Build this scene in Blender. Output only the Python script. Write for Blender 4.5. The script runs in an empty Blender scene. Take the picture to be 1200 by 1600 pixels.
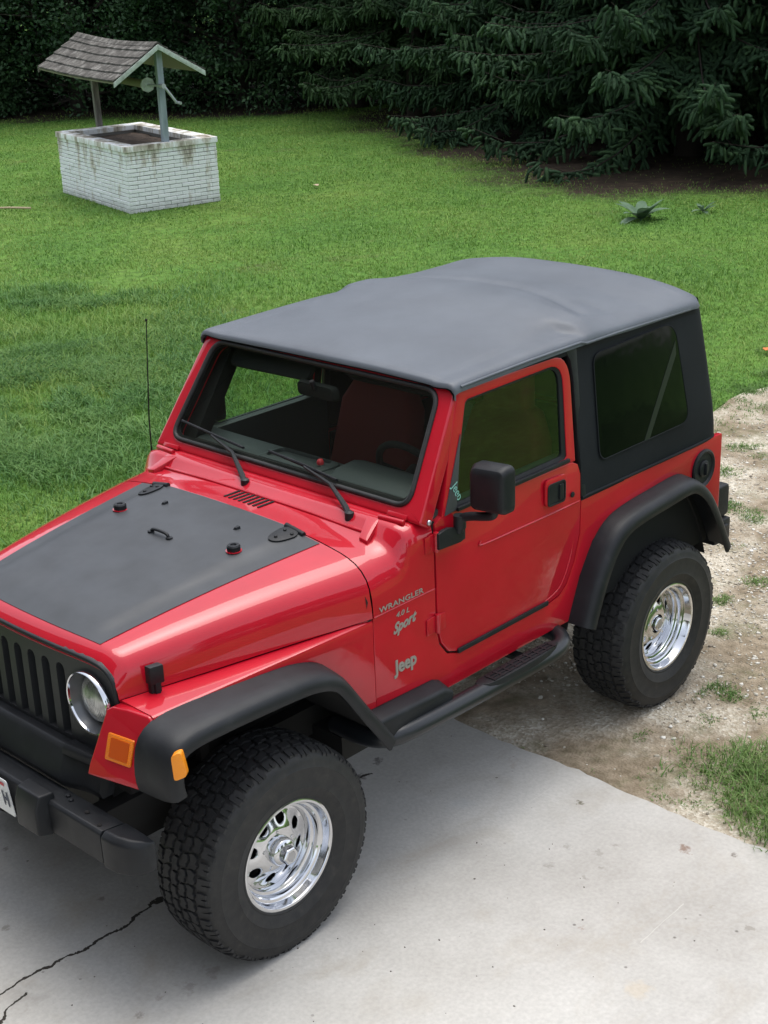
import bpy, bmesh, math, random
import numpy as np
from mathutils import Vector, Matrix
PI = math.pi
random.seed(7); RNG = np.random.default_rng(11)
S = bpy.context.scene
COL = S.collection

# ---------------------------------------------------------------- camera
CAM = np.array([5.209, 4.091, 3.324]); YAW, PITCH, ROLL, FPX = -2.372, -0.3674, -0.0363, 2271.9
fwd = Vector((math.cos(PITCH) * math.cos(YAW), math.cos(PITCH) * math.sin(YAW), math.sin(PITCH)))
rgt = fwd.cross(Vector((0, 0, 1))).normalized(); upv = rgt.cross(fwd)
r2 = math.cos(ROLL) * rgt + math.sin(ROLL) * upv; u2 = -math.sin(ROLL) * rgt + math.cos(ROLL) * upv
cd = bpy.data.cameras.new('camera'); cam = bpy.data.objects.new('camera', cd); COL.objects.link(cam)
M3 = Matrix((r2, u2, -fwd)).transposed()
cam.matrix_world = Matrix.Translation(Vector(CAM)) @ M3.to_4x4()
cd.sensor_fit = 'VERTICAL'; cd.sensor_height = 24.0; cd.lens = 24.0 * FPX / 1600.0
cd.clip_start = 0.1; cd.clip_end = 3000
S.camera = cam

# ---------------------------------------------------------------- light
SUN_EL, SUN_AZ = math.radians(78), math.atan2(-0.35, -0.90)     # towards the sun: high, behind the car
W = bpy.data.worlds.new('World'); S.world = W; W.use_nodes = True
nt = W.node_tree; nt.nodes.clear()
sky = nt.nodes.new('ShaderNodeTexSky'); sky.sky_type = 'NISHITA'; sky.sun_disc = False
sky.sun_elevation = SUN_EL; sky.sun_rotation = PI / 2 - SUN_AZ
sky.air_density = 1.0; sky.dust_density = 2.2; sky.ozone_density = 0.5
bg = nt.nodes.new('ShaderNodeBackground'); bg.inputs[1].default_value = 0.15
out = nt.nodes.new('ShaderNodeOutputWorld')
hs = nt.nodes.new('ShaderNodeHueSaturation'); hs.inputs['Saturation'].default_value = 0.40          # cloud-whitened sky
nt.links.new(sky.outputs[0], hs.inputs['Color']); nt.links.new(hs.outputs[0], bg.inputs[0]); nt.links.new(bg.outputs[0], out.inputs[0])
sd = bpy.data.lights.new('sun', 'SUN'); sd.energy = 0.9; sd.angle = math.radians(45); sd.color = (1.0, 0.965, 0.90)
sun = bpy.data.objects.new('sun', sd); COL.objects.link(sun)
sv = Vector((math.cos(SUN_EL) * math.cos(SUN_AZ), math.cos(SUN_EL) * math.sin(SUN_AZ), math.sin(SUN_EL)))
sun.rotation_euler = sv.to_track_quat('Z', 'Y').to_euler(); sun.location = (0, 0, 30)
S.view_settings.view_transform = 'Standard'; S.view_settings.look = 'None'
S.view_settings.exposure = 1.15; S.view_settings.gamma = 1.0; S.view_settings.use_curve_mapping = False
S.render.engine = 'CYCLES'
S.cycles.max_bounces = 8; S.cycles.transparent_max_bounces = 12; S.cycles.use_denoising = True

# ---------------------------------------------------------------- materials
def mat(name, col, rough=0.5, metal=0.0, spec=0.5, coat=0.0, coat_rough=0.03):
    m = bpy.data.materials.new(name); m.use_nodes = True
    b = m.node_tree.nodes['Principled BSDF']
    b.inputs['Base Color'].default_value = (*col, 1); b.inputs['Roughness'].default_value = rough
    b.inputs['Metallic'].default_value = metal; b.inputs['Specular IOR Level'].default_value = spec
    b.inputs['Coat Weight'].default_value = coat; b.inputs['Coat Roughness'].default_value = coat_rough
    return m
def nd(m, typ, **kw):
    n = m.node_tree.nodes.new(typ)
    for k, v in kw.items(): setattr(n, k, v)
    return n
def lk(m, a, b): m.node_tree.links.new(a, b)
def bsdf(m): return m.node_tree.nodes['Principled BSDF']
def pos(m): return nd(m, 'ShaderNodeNewGeometry').outputs['Position']
def ocoord(m): return nd(m, 'ShaderNodeTexCoord').outputs['Object']
def noise(m, src, scale, detail=4, rough=0.55, dist=0.0):
    n = nd(m, 'ShaderNodeTexNoise'); n.inputs['Scale'].default_value = scale; n.inputs['Detail'].default_value = detail
    n.inputs['Roughness'].default_value = rough; n.inputs['Distortion'].default_value = dist
    lk(m, src, n.inputs['Vector']); return n.outputs[0]
def ramp(m, src, stops):
    r = nd(m, 'ShaderNodeValToRGB'); e = r.color_ramp.elements
    while len(e) < len(stops): e.new(0.5)
    for el, (t, c) in zip(e, stops):
        el.position = t; el.color = (*c, 1) if not isinstance(c, (int, float)) else (c, c, c, 1)
    lk(m, src, r.inputs[0]); return r.outputs[0]
def mixc(m, fac, a, b, blend='MIX'):
    n = nd(m, 'ShaderNodeMix', data_type='RGBA', blend_type=blend)
    for s, v in ((n.inputs[0], fac), (n.inputs[6], a), (n.inputs[7], b)):
        if isinstance(v, (int, float)): s.default_value = v
        elif isinstance(v, tuple): s.default_value = (*v, 1)
        else: lk(m, v, s)
    return n.outputs[2]
def math_(m, op, a, b=None, c=None, clamp=False):
    n = nd(m, 'ShaderNodeMath', operation=op, use_clamp=clamp)
    for i, v in enumerate((a, b, c)):
        if v is None: continue
        if isinstance(v, (int, float)): n.inputs[i].default_value = v
        else: lk(m, v, n.inputs[i])
    return n.outputs[0]
def bump(m, h, strength=0.3, dist=0.01):
    n = nd(m, 'ShaderNodeBump'); n.inputs['Strength'].default_value = strength; n.inputs['Distance'].default_value = dist
    lk(m, h, n.inputs['Height']); lk(m, n.outputs[0], bsdf(m).inputs['Normal'])
def scale_vec(m, v, s):
    n = nd(m, 'ShaderNodeMapping'); n.inputs['Scale'].default_value = s; lk(m, v, n.inputs['Vector']); return n.outputs[0]

# car paint and trim
RED = mat('red_paint', (0.50, 0.006, 0.016), 0.5, 0.0, 0.15, 1.0, 0.035)
_n = noise(RED, pos(RED), 5, 5); lk(RED, mixc(RED, ramp(RED, _n, [(0.35, 0.0), (0.75, 1.0)]), (0.47, 0.004, 0.018), (0.40, 0.0035, 0.014)), bsdf(RED).inputs['Base Color'])
_d = noise(RED, pos(RED), 260, 2); _e = ramp(RED, noise(RED, pos(RED), 9, 6), [(0.4, 0.015), (0.8, 0.06)]); lk(RED, _e, bsdf(RED).inputs['Coat Roughness'])
BLK = mat('black_plastic', (0.012, 0.013, 0.016), 0.48, 0, 0.32)
_n = noise(BLK, pos(BLK), 420, 2); bump(BLK, _n, 0.25, 0.002)
lk(BLK, ramp(BLK, noise(BLK, pos(BLK), 7, 6), [(0.3, 0.40), (0.75, 0.58)]), bsdf(BLK).inputs['Roughness'])
lk(BLK, ramp(BLK, noise(BLK, pos(BLK), 11, 7), [(0.35, (0.008, 0.009, 0.011)), (0.62, (0.012, 0.0135, 0.016)), (0.8, (0.024, 0.025, 0.027))]), bsdf(BLK).inputs['Base Color'])
DARK = mat('dark_interior', (0.006, 0.0065, 0.0065), 0.8, 0, 0.3)
UNDER = mat('underbody', (0.012, 0.011, 0.010), 0.85)
GRL = mat('grille_plastic', (0.026, 0.027, 0.029), 0.5, 0, 0.4)
GAP = mat('panel_gap', (0.004, 0.003, 0.003), 0.9)
RUB = mat('rubber', (0.016, 0.0165, 0.0175), 0.62)
_n = noise(RUB, pos(RUB), 30, 6); lk(RUB, ramp(RUB, _n, [(0.35, (0.007, 0.0075, 0.0085)), (0.62, (0.016, 0.0155, 0.015)), (0.8, (0.034, 0.030, 0.026))]), bsdf(RUB).inputs['Base Color'])
bump(RUB, noise(RUB, pos(RUB), 180, 3), 0.2, 0.003)
TREAD = mat('tread_rubber', (0.018, 0.0185, 0.0195), 0.7)
_n = noise(TREAD, pos(TREAD), 22, 6); lk(TREAD, ramp(TREAD, _n, [(0.35, (0.008, 0.0085, 0.010)), (0.75, (0.022, 0.0215, 0.021))]), bsdf(TREAD).inputs['Base Color'])
CHROME = mat('chrome', (0.64, 0.65, 0.67), 0.05, 1.0)
lk(CHROME, ramp(CHROME, noise(CHROME, pos(CHROME), 25, 5), [(0.35, 0.05), (0.8, 0.16)]), bsdf(CHROME).inputs['Roughness'])
STEEL = mat('steel', (0.45, 0.46, 0.48), 0.35, 1.0)
CLOTH = mat('soft_top_vinyl', (0.030, 0.033, 0.038), 0.72, 0, 0.2)
_w = noise(CLOTH, pos(CLOTH), 900, 1); _b = noise(CLOTH, pos(CLOTH), 5, 4)
bump(CLOTH, math_(CLOTH, 'ADD', _w, math_(CLOTH, 'MULTIPLY', _b, 6.0)), 0.25, 0.004)
lk(CLOTH, ramp(CLOTH, noise(CLOTH, scale_vec(CLOTH, pos(CLOTH), (1, 1, 1)), 3, 7), [(0.3, (0.007, 0.009, 0.011)), (0.75, (0.012, 0.0145, 0.017))]), bsdf(CLOTH).inputs['Base Color'])
SKYLIT = mat('sky_lit_vinyl', (0.060, 0.068, 0.078), 0.5, 0, 0.7)  # roof vinyl paler and bluer than the sides: sky light painted into the colour
_w = noise(SKYLIT, pos(SKYLIT), 900, 1); _b = noise(SKYLIT, pos(SKYLIT), 5, 4)
bump(SKYLIT, math_(SKYLIT, 'ADD', _w, math_(SKYLIT, 'MULTIPLY', _b, 6.0)), 0.25, 0.004)
lk(SKYLIT, ramp(SKYLIT, noise(SKYLIT, pos(SKYLIT), 2.6, 8, 0.62), [(0.3, (0.052, 0.062, 0.078)), (0.72, (0.084, 0.098, 0.118))]), bsdf(SKYLIT).inputs['Base Color'])
PATCH = mat('hood_blackout', (0.026, 0.028, 0.031), 0.5, 0, 0.5)
lk(PATCH, ramp(PATCH, noise(PATCH, pos(PATCH), 6, 7), [(0.3, (0.024, 0.027, 0.031)), (0.75, (0.038, 0.042, 0.047))]), bsdf(PATCH).inputs['Base Color'])
lk(PATCH, ramp(PATCH, noise(PATCH, pos(PATCH), 9, 6), [(0.3, 0.42), (0.75, 0.58)]), bsdf(PATCH).inputs['Roughness'])
VINYLWIN = mat('tinted_vinyl_window', (0.003, 0.005, 0.0035), 0.15, 0, 0.10)
bump(VINYLWIN, noise(VINYLWIN, pos(VINYLWIN), 6, 2), 0.25, 0.02)
REDSEAT = mat('red_seat_cloth', (0.16, 0.012, 0.010), 0.85)
AMBER = mat('amber_lens', (0.80, 0.19, 0.004), 0.3, 0, 0.4, 0.25)
_wv = nd(AMBER, 'ShaderNodeTexWave'); _wv.inputs['Scale'].default_value = 55; _wv.bands_direction = 'Z'; lk(AMBER, pos(AMBER), _wv.inputs['Vector']); bump(AMBER, _wv.outputs[1], 0.5, 0.003)
AMBERD = mat('amber_inner', (0.52, 0.075, 0.004), 0.3, 0, 0.4, 0.25)
MARKER = mat('marker_lens', (0.85, 0.27, 0.006), 0.3, 0, 0.4, 0.25); bump(MARKER, noise(MARKER, pos(MARKER), 150, 2), 0.4, 0.003)
TAILRED = mat('tail_lens', (0.22, 0.006, 0.006), 0.15, 0, 0.5, 0.5)
LETTER = mat('silver_lettering', (0.27, 0.25, 0.215), 0.55)
PLATEW = mat('plate_white', (0.68, 0.70, 0.71), 0.4)
PLATED = mat('plate_dark_print', (0.02, 0.03, 0.06), 0.5)
REDPRINT = mat('red_print', (0.5, 0.02, 0.03), 0.5)
def glass(name, tint, ior=1.45):
    m = bpy.data.materials.new(name); m.use_nodes = True; t = m.node_tree; t.nodes.clear()
    o = t.nodes.new('ShaderNodeOutputMaterial'); mx = t.nodes.new('ShaderNodeMixShader')
    tr = t.nodes.new('ShaderNodeBsdfTransparent'); tr.inputs[0].default_value = (*tint, 1)
    gl = t.nodes.new('ShaderNodeBsdfGlossy'); gl.inputs['Roughness'].default_value = 0.01; gl.inputs[0].default_value = (1, 1, 1, 1)
    ge = t.nodes.new('ShaderNodeNewGeometry'); dt = t.nodes.new('ShaderNodeVectorMath'); dt.operation = 'DOT_PRODUCT'
    t.links.new(ge.outputs['Incoming'], dt.inputs[0]); t.links.new(ge.outputs['True Normal'], dt.inputs[1])
    ab = t.nodes.new('ShaderNodeMath'); ab.operation = 'ABSOLUTE'; t.links.new(dt.outputs['Value'], ab.inputs[0])
    om = t.nodes.new('ShaderNodeMath'); om.operation = 'SUBTRACT'; om.inputs[0].default_value = 1; t.links.new(ab.outputs[0], om.inputs[1])
    pw = t.nodes.new('ShaderNodeMath'); pw.operation = 'POWER'; pw.inputs[1].default_value = 5; t.links.new(om.outputs[0], pw.inputs[0])
    fr = t.nodes.new('ShaderNodeMath'); fr.operation = 'MULTIPLY_ADD'; fr.inputs[1].default_value = 0.93; fr.inputs[2].default_value = 0.06; t.links.new(pw.outputs[0], fr.inputs[0])
    t.links.new(fr.outputs[0], mx.inputs[0]); t.links.new(tr.outputs[0], mx.inputs[1]); t.links.new(gl.outputs[0], mx.inputs[2])
    t.links.new(mx.outputs[0], o.inputs[0]); return m
GLASS = glass('windscreen_glass', (0.80, 0.88, 0.83))
TINT = glass('door_glass', (0.60, 0.70, 0.62))
BUCKET = mat('lamp_bucket', (0.16, 0.165, 0.17), 0.35, 0.5)
LENS = mat('lamp_glass', (0.42, 0.43, 0.42), 0.16, 0.55, 0.6, 1.0, 0.02)
_wv = nd(LENS, 'ShaderNodeTexWave'); _wv.inputs['Scale'].default_value = 38; _wv.inputs['Distortion'].default_value = 1.5; _wv.bands_direction = 'Y'; lk(LENS, pos(LENS), _wv.inputs['Vector'])
lk(LENS, ramp(LENS, noise(LENS, pos(LENS), 16, 2), [(0.35, (0.16, 0.17, 0.165)), (0.65, (0.60, 0.61, 0.59))]), bsdf(LENS).inputs['Base Color']); bump(LENS, _wv.outputs[1], 0.35, 0.004)

# ---------------------------------------------------------------- geometry helpers
def arr(x): return np.asarray(x, float)
class B:
    def __init__(s): s.v = []; s.f = []; s.mi = []; s.cur = 0
    def add(s, V, F):
        o = len(s.v); s.v += [tuple(map(float, q)) for q in V]
        for f in F: s.f.append(tuple(o + i for i in f)); s.mi.append(s.cur)
        return s
    def box(s, x0, x1, y0, y1, z0, z1):
        V = [(x, y, z) for x in (x0, x1) for y in (y0, y1) for z in (z0, z1)]
        return s.add(V, [(0, 1, 3, 2), (4, 6, 7, 5), (0, 4, 5, 1), (2, 3, 7, 6), (0, 2, 6, 4), (1, 5, 7, 3)])
    def prism(s, A, Bp):                                  # two matching loops, capped
        n = len(A); V = list(A) + list(Bp)
        F = [tuple(range(n))[::-1], tuple(range(n, 2 * n))] + [(i, (i + 1) % n, n + (i + 1) % n, n + i) for i in range(n)]
        return s.add(V, F)
    def slabxz(s, poly, y0, y1, yf=None):                 # polygon in xz, between two y
        f = yf or (lambda x, z: 0)
        return s.prism([(x, y0 + f(x, z), z) for x, z in poly], [(x, y1 + f(x, z), z) for x, z in poly])
    def loft(s, rings, closed=True, caps=True):
        n = len(rings[0]); V = [q for r in rings for q in r]; F = []
        for k in range(len(rings) - 1):
            for i in range(n if closed else n - 1):
                j = (i + 1) % n; F.append((k * n + i, k * n + j, (k + 1) * n + j, (k + 1) * n + i))
        if caps and closed:
            F.append(tuple(range(n))[::-1]); F.append(tuple((len(rings) - 1) * n + i for i in range(n)))
        return s.add(V, F)
    def ring(s, O1, I1, O2, I2, back=None):               # frame: outer/inner loop on two sides; back = material index of the far side
        n = len(O1); V = list(O1) + list(I1) + list(O2) + list(I2); F = []
        for i in range(n):
            j = (i + 1) % n
            F += [(i, j, n + j, n + i), (2 * n + j, 2 * n + i, 3 * n + i, 3 * n + j), (j, i, 2 * n + i, 2 * n + j), (n + i, n + j, 3 * n + j, 3 * n + i)]
        m0 = len(s.mi); s.add(V, F)
        if back is not None:
            for k in range(n): s.mi[m0 + 4 * k + 1] = back; s.mi[m0 + 4 * k + 3] = back
        return s
    def tube(s, path, r, n=10, caps=True, closed=False):
        P = [arr(q) for q in path]; R = r if hasattr(r, '__len__') else [r] * len(P); rings = []; up = None
        for i, q in enumerate(P):
            a = P[i - 1] if (i > 0 or closed) else q; b = P[(i + 1) % len(P)] if (i < len(P) - 1 or closed) else q
            t = b - a; t /= np.linalg.norm(t) + 1e-12
            if up is None: up = arr((0, 0, 1)) if abs(t[2]) < 0.9 else arr((1, 0, 0))
            x = np.cross(t, up); x /= np.linalg.norm(x); up = np.cross(x, t)
            rings.append([q + R[i] * (math.cos(2 * PI * k / n) * x + math.sin(2 * PI * k / n) * up) for k in range(n)])
        if closed: rings.append(rings[0]); return s.loft(rings, True, False)
        return s.loft(rings, True, caps)
    def lathe(s, prof, c, axis='y', n=48, caps=False):    # prof: (r, h) along axis
        rings = []
        for r, h in prof:
            ring = []
            for k in range(n):
                a = 2 * PI * k / n; ca, sa = r * math.cos(a), r * math.sin(a)
                d = {'y': (ca, h, sa), 'z': (ca, sa, h), 'x': (h, ca, sa)}[axis]
                ring.append((c[0] + d[0], c[1] + d[1], c[2] + d[2]))
            rings.append(ring)
        return s.loft(rings, True, caps)
    def mirror(s):
        n = len(s.v); s.v += [(x, -y, z) for x, y, z in s.v]
        s.f += [tuple(n + i for i in f[::-1]) for f in s.f]; s.mi += s.mi; return s
WL = {}
def obj(name, b, m, parent=None, bevel=0.0, segs=2, smooth=35, limit=32, recalc=True, origin=None):
    """link builder b as ONE mesh object whose origin sits at its own centre"""
    V = arr(b.v); c = arr(origin) if origin is not None else (V.min(0) + V.max(0)) / 2
    me = bpy.data.meshes.new(name); me.from_pydata((V - c).tolist(), [], b.f)
    mats = m if isinstance(m, (list, tuple)) else [m]
    for q in mats: me.materials.append(q)
    if len(mats) > 1: me.polygons.foreach_set('material_index', b.mi)
    if recalc or bevel:
        bm = bmesh.new(); bm.from_mesh(me)
        bmesh.ops.recalc_face_normals(bm, faces=bm.faces)
        if bevel:
            ed = [e for e in bm.edges if len(e.link_faces) == 2 and e.calc_face_angle(0) > math.radians(limit)]
            bmesh.ops.bevel(bm, geom=ed, offset=bevel, segments=segs, affect='EDGES', profile=0.6, clamp_overlap=True)
        bm.to_mesh(me); bm.free()
    if smooth:
        me.polygons.foreach_set('use_smooth', [True] * len(me.polygons)); me.set_sharp_from_angle(angle=math.radians(smooth))
    me.update()
    o = bpy.data.objects.new(name, me); COL.objects.link(o)
    if parent: o.parent = parent
    o.location = Vector(c) - (Vector(WL[parent.name]) if parent else Vector((0, 0, 0)))
    WL[o.name] = c
    return o
def empty(name, loc, parent=None):
    o = bpy.data.objects.new(name, None); COL.objects.link(o); o.empty_display_size = 0.2
    if parent: o.parent = parent
    o.location = Vector(loc) - (Vector(WL[parent.name]) if parent else Vector((0, 0, 0)))
    WL[o.name] = arr(loc); return o
def tag(o, label=None, cat=None, group=None, kind=None):
    for k, v in (('label', label), ('category', cat), ('group', group), ('kind', kind)):
        if v: o[k] = v
    return o
def rrect(cs, r, k=5):
    """rounded quad in any plane; r may be one radius or one per corner"""
    cs = [arr(c) for c in cs]; rs = r if hasattr(r, '__len__') else [r] * len(cs); o = []
    for i, c in enumerate(cs):
        a = cs[i - 1] - c; b = cs[(i + 1) % len(cs)] - c
        p0 = c + a / np.linalg.norm(a) * rs[i]; p1 = c + b / np.linalg.norm(b) * rs[i]
        for t in np.linspace(0, 1, k + 1): o.append((1 - t) ** 2 * p0 + 2 * t * (1 - t) * c + t * t * p1)
    return o
def smooth_path(P, it=2, closed=False):
    P = [arr(q) for q in P]
    for _ in range(it):
        Q = [] if closed else [P[0]]
        for i in range(len(P) if closed else len(P) - 1):
            a, b = P[i], P[(i + 1) % len(P)]; Q += [0.75 * a + 0.25 * b, 0.25 * a + 0.75 * b]
        P = Q if closed else Q + [P[-1]]
    return P
def resample(P, n):
    P = arr(P); d = np.r_[0, np.cumsum(np.linalg.norm(np.diff(P, axis=0), axis=1))]; t = np.linspace(0, d[-1], n)
    return np.stack([np.interp(t, d, P[:, k]) for k in range(P.shape[1])], 1)
def text(name, s, size, m, parent, origin, ax, ay, depth=0.002, shear=0.0, sx=1.0, bold=0.0, space=1.0):
    cu = bpy.data.curves.new(name, 'FONT'); cu.body = s; cu.size = size; cu.shear = shear; cu.extrude = depth; cu.offset = bold; cu.space_character = space
    cu.resolution_u = 3
    t = bpy.data.objects.new(name + '_tmp', cu); COL.objects.link(t)
    dg = bpy.context.evaluated_depsgraph_get(); me = bpy.data.meshes.new_from_object(t.evaluated_get(dg))
    bpy.data.objects.remove(t)
    ax, ay = Vector(ax).normalized(), Vector(ay).normalized(); az = ax.cross(ay)
    R = Matrix((ax * sx, ay, az)).transposed()
    me.transform(R.to_4x4()); me.materials.clear(); me.materials.append(m); me.name = name
    o = bpy.data.objects.new(name, me); COL.objects.link(o); o.parent = parent
    o.location = Vector(origin) - Vector(WL[parent.name]); WL[o.name] = arr(origin); return o
def project(P):
    P = arr(P) - CAM; d = P @ arr(fwd)
    return np.stack([600 + FPX * (P @ arr(r2)) / d, 800 - FPX * (P @ arr(u2)) / d, d], -1)
def vnoise(x, y, seed=0):
    """smooth 2-D value noise in [0,1]"""
    x = arr(x); y = arr(y); xi = np.floor(x).astype(np.int64); yi = np.floor(y).astype(np.int64); fx = x - xi; fy = y - yi
    def h(a, b):
        v = (a * 374761393 + b * 668265263 + seed * 974711) & 0x7fffffff; v = ((v ^ (v >> 13)) * 1274126177) & 0x7fffffff
        return ((v ^ (v >> 16)) & 0xffff) / 65535.0
    fx = fx * fx * (3 - 2 * fx); fy = fy * fy * (3 - 2 * fy)
    return (h(xi, yi) * (1 - fx) + h(xi + 1, yi) * fx) * (1 - fy) + (h(xi, yi + 1) * (1 - fx) + h(xi + 1, yi + 1) * fx) * fy
def fbm(x, y, seed=0, o=4):
    s = 0; a = 0.5; t = 0
    for k in range(o): s = s + a * vnoise(arr(x) * 2 ** k, arr(y) * 2 ** k, seed + k); t += a; a *= 0.5
    return s / t
def raw_mesh(name, V, F, m, smooth=False):
    """fast path for big meshes: V (n,3), F (m,k) with constant k"""
    me = bpy.data.meshes.new(name); n, k = F.shape
    me.vertices.add(len(V)); me.vertices.foreach_set('co', np.ascontiguousarray(V, np.float32).ravel())
    me.loops.add(n * k); me.loops.foreach_set('vertex_index', np.ascontiguousarray(F, np.int32).ravel())
    me.polygons.add(n); me.polygons.foreach_set('loop_start', np.arange(0, n * k, k, dtype=np.int32))
    me.polygons.foreach_set('loop_total', np.full(n, k, np.int32))
    if smooth: me.polygons.foreach_set('use_smooth', np.ones(n, bool))
    me.materials.append(m); me.update(calc_edges=True); me.validate()
    return me

# ================================================================ SETTING
# ---- ground sheet (lawn soil), reaching the horizon
GRD = mat('lawn_ground', (0.05, 0.10, 0.025), 0.95, 0, 0.2)
_p = pos(GRD)
_a = ramp(GRD, noise(GRD, _p, 0.55, 6), [(0.32, (0.068, 0.155, 0.026)), (0.50, (0.092, 0.190, 0.032)), (0.70, (0.125, 0.205, 0.040))])
_b = ramp(GRD, noise(GRD, _p, 9, 5), [(0.30, (0.55, 0.55, 0.55)), (0.62, (1.1, 1.1, 1.1))])
_c = mixc(GRD, 1.0, _a, _b, 'MULTIPLY')
_s = ramp(GRD, noise(GRD, _p, 0.8, 6, 0.65), [(0.60, 0.0), (0.74, 0.8)])
_c = mixc(GRD, _s, _c, (0.095, 0.088, 0.038))
_li = nd(GRD, 'ShaderNodeAttribute', attribute_name='litter').outputs['Fac']
_sn = noise(GRD, _p, 5, 7, 0.65); _so = ramp(GRD, _sn, [(0.30, (0.020, 0.015, 0.010)), (0.55, (0.045, 0.032, 0.021)), (0.75, (0.090, 0.066, 0.043))])
_lf = math_(GRD, 'ADD', _li, math_(GRD, 'MULTIPLY', math_(GRD, 'SUBTRACT', noise(GRD, _p, 7, 6, .7), 0.5), 1.1))
_lm = math_(GRD, 'MULTIPLY', ramp(GRD, _lf, [(0.25, 0.0), (0.75, 1.0)]), ramp(GRD, _li, [(0.0, 0.0), (0.12, 1.0)]))
lk(GRD, mixc(GRD, _lm, _c, _so), bsdf(GRD).inputs['Base Color'])
bump(GRD, noise(GRD, _p, 30, 4), 0.6, 0.03)
# ---- bare needle-littered soil under the trees
BED = [(-17.6, -19.0), (-16.3, -16.9), (-15.2, -14.6), (-13.6, -12.3), (-12.2, -10.3), (-11.75, -8.9), (-11.9, -7.9), (-12.5, -6.9), (-13.3, -5.9), (-13.9, -3.6), (-15.0, -1.0), (-22, 0), (-24.5, -9), (-23, -17), (-20, -19.5)]
HED = [(-17.4, -20.6), (-15.9, -22.4), (-14.8, -24.4), (-13.7, -25.6), (-11.0, -28.5), (-8.0, -32.0), (-10, -38), (-24, -34), (-27, -24), (-21, -20.2)]
def wobble(P, amp, seed, n=160):
    Q = resample(list(P) + [P[0]], n + 1)[:-1]; c = Q.mean(0); d = Q - c; L = np.linalg.norm(d, axis=1)[:, None]
    w = (fbm(Q[:, 0] * .9, Q[:, 1] * .9, seed) - 0.5)[:, None] * 2 * amp + (vnoise(Q[:, 0] * 4, Q[:, 1] * 4, seed + 9) - .5)[:, None] * amp
    return Q + d / L * w
def inside(Q, x, y):
    Q = arr(Q); r = np.zeros(len(x), bool); j = len(Q) - 1
    for i in range(len(Q)):
        xi, yi = Q[i]; xj, yj = Q[j]
        t = ((yi > y) != (yj > y)) & (x < (xj - xi) * (y - yi) / (yj - yi + 1e-12) + xi); r ^= t; j = i
    return r
def grow(P, d):
    P = arr(P); v = P - P.mean(0); return P + v / np.linalg.norm(v, axis=1)[:, None] * d
BEDW, HEDW = wobble(grow(BED, 0.4), 0.45, 3), wobble(grow(HED, 0.4), 0.5, 8)
def sheet(name, P, z, m):
    b = B(); b.add([(x, y, z) for x, y in P], [tuple(range(len(P)))]); o = obj(name, b, m, smooth=0, recalc=False); 
    if o.data.polygons[0].normal.z < 0: o.data.flip_normals()
    return tag(o, kind='structure')
def bareness(x, y):
    nb = inside(BEDW, x, y) | inside(HEDW, x, y); d = np.full(len(x), 9.0)
    for Q in (BEDW, HEDW):
        for q in Q[::2]: d = np.minimum(d, (x - q[0]) ** 2 + (y - q[1]) ** 2)
    d = np.sqrt(d); return np.where(nb, -d, d) + 1.3 * (fbm(x * 1.0, y * 1.0, 44) - .5) + .6 * (fbm(x * 4, y * 4, 45) - .5)
gx_ = np.r_[-700, -250, -110, -60, -42, np.arange(-32, 4, 0.22), 10, 30, 100, 300, 700]; gy_ = np.r_[-700, -250, -110, -60, -44, np.arange(-38, 4, 0.22), 10, 30, 100, 300, 700]
XX, YY = np.meshgrid(gx_, gy_, indexing='ij'); nx_, ny_ = XX.shape
ii = (np.arange(nx_ - 1)[:, None] * ny_ + np.arange(ny_ - 1)[None]).ravel()
gme = raw_mesh('ground', np.stack([XX.ravel(), YY.ravel(), np.zeros(XX.size)], 1), np.stack([ii, ii + ny_, ii + ny_ + 1, ii + 1], 1), GRD)
at = gme.attributes.new('litter', 'FLOAT', 'POINT'); at.data.foreach_set('value', np.clip(0.30 - bareness(XX.ravel(), YY.ravel()) * 0.55, 0, 1).astype(np.float32))
go = bpy.data.objects.new('ground', gme); COL.objects.link(go); tag(go, kind='structure')

# ---- crushed limestone track
GRV = mat('gravel_track', (0.36, 0.32, 0.26), 0.95, 0, 0.2)
_p = pos(GRV)
_v = nd(GRV, 'ShaderNodeTexVoronoi'); _v.inputs['Scale'].default_value = 75; lk(GRV, _p, _v.inputs['Vector'])
_st = ramp(GRV, _v.outputs['Color'], [(0.15, (0.34, 0.295, 0.225)), (0.5, (0.45, 0.405, 0.32)), (0.85, (0.58, 0.54, 0.455))])
_mud = ramp(GRV, noise(GRV, _p, 1.6, 6, 0.6), [(0.44, 1.0), (0.60, 0.0)])
_dk = ramp(GRV, noise(GRV, _p, 14, 5), [(0.35, (0.17, 0.135, 0.09)), (0.7, (0.33, 0.27, 0.195))])
_c = mixc(GRV, _mud, _st, _dk)
_mos = ramp(GRV, noise(GRV, _p, 2.6, 8, 0.7), [(0.53, 0.0), (0.68, 0.7)])
lk(GRV, mixc(GRV, _mos, _c, (0.115, 0.118, 0.055)), bsdf(GRV).inputs['Base Color'])
bump(GRV, math_(GRV, 'ADD', _v.outputs['Distance'], noise(GRV, _p, 25, 4)), 0.55, 0.012)
ys0 = [(x, -1.40 + 0.22 * (float(fbm(x * 1.1, 3.3, 21)) - .5) * 2 + 0.10 * (float(vnoise(x * 5, 1, 4)) - .5)) for x in np.linspace(0.86, -34, 160)]
ys1 = [(x, 2.1 + 0.18 * (float(fbm(x * 1.3, 7.7, 22)) - .5) * 2) for x in np.linspace(-34, 0.86, 160)]
TRACK = arr(ys0 + ys1)
sheet('gravel_track', TRACK, 0.008, GRV)

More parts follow.
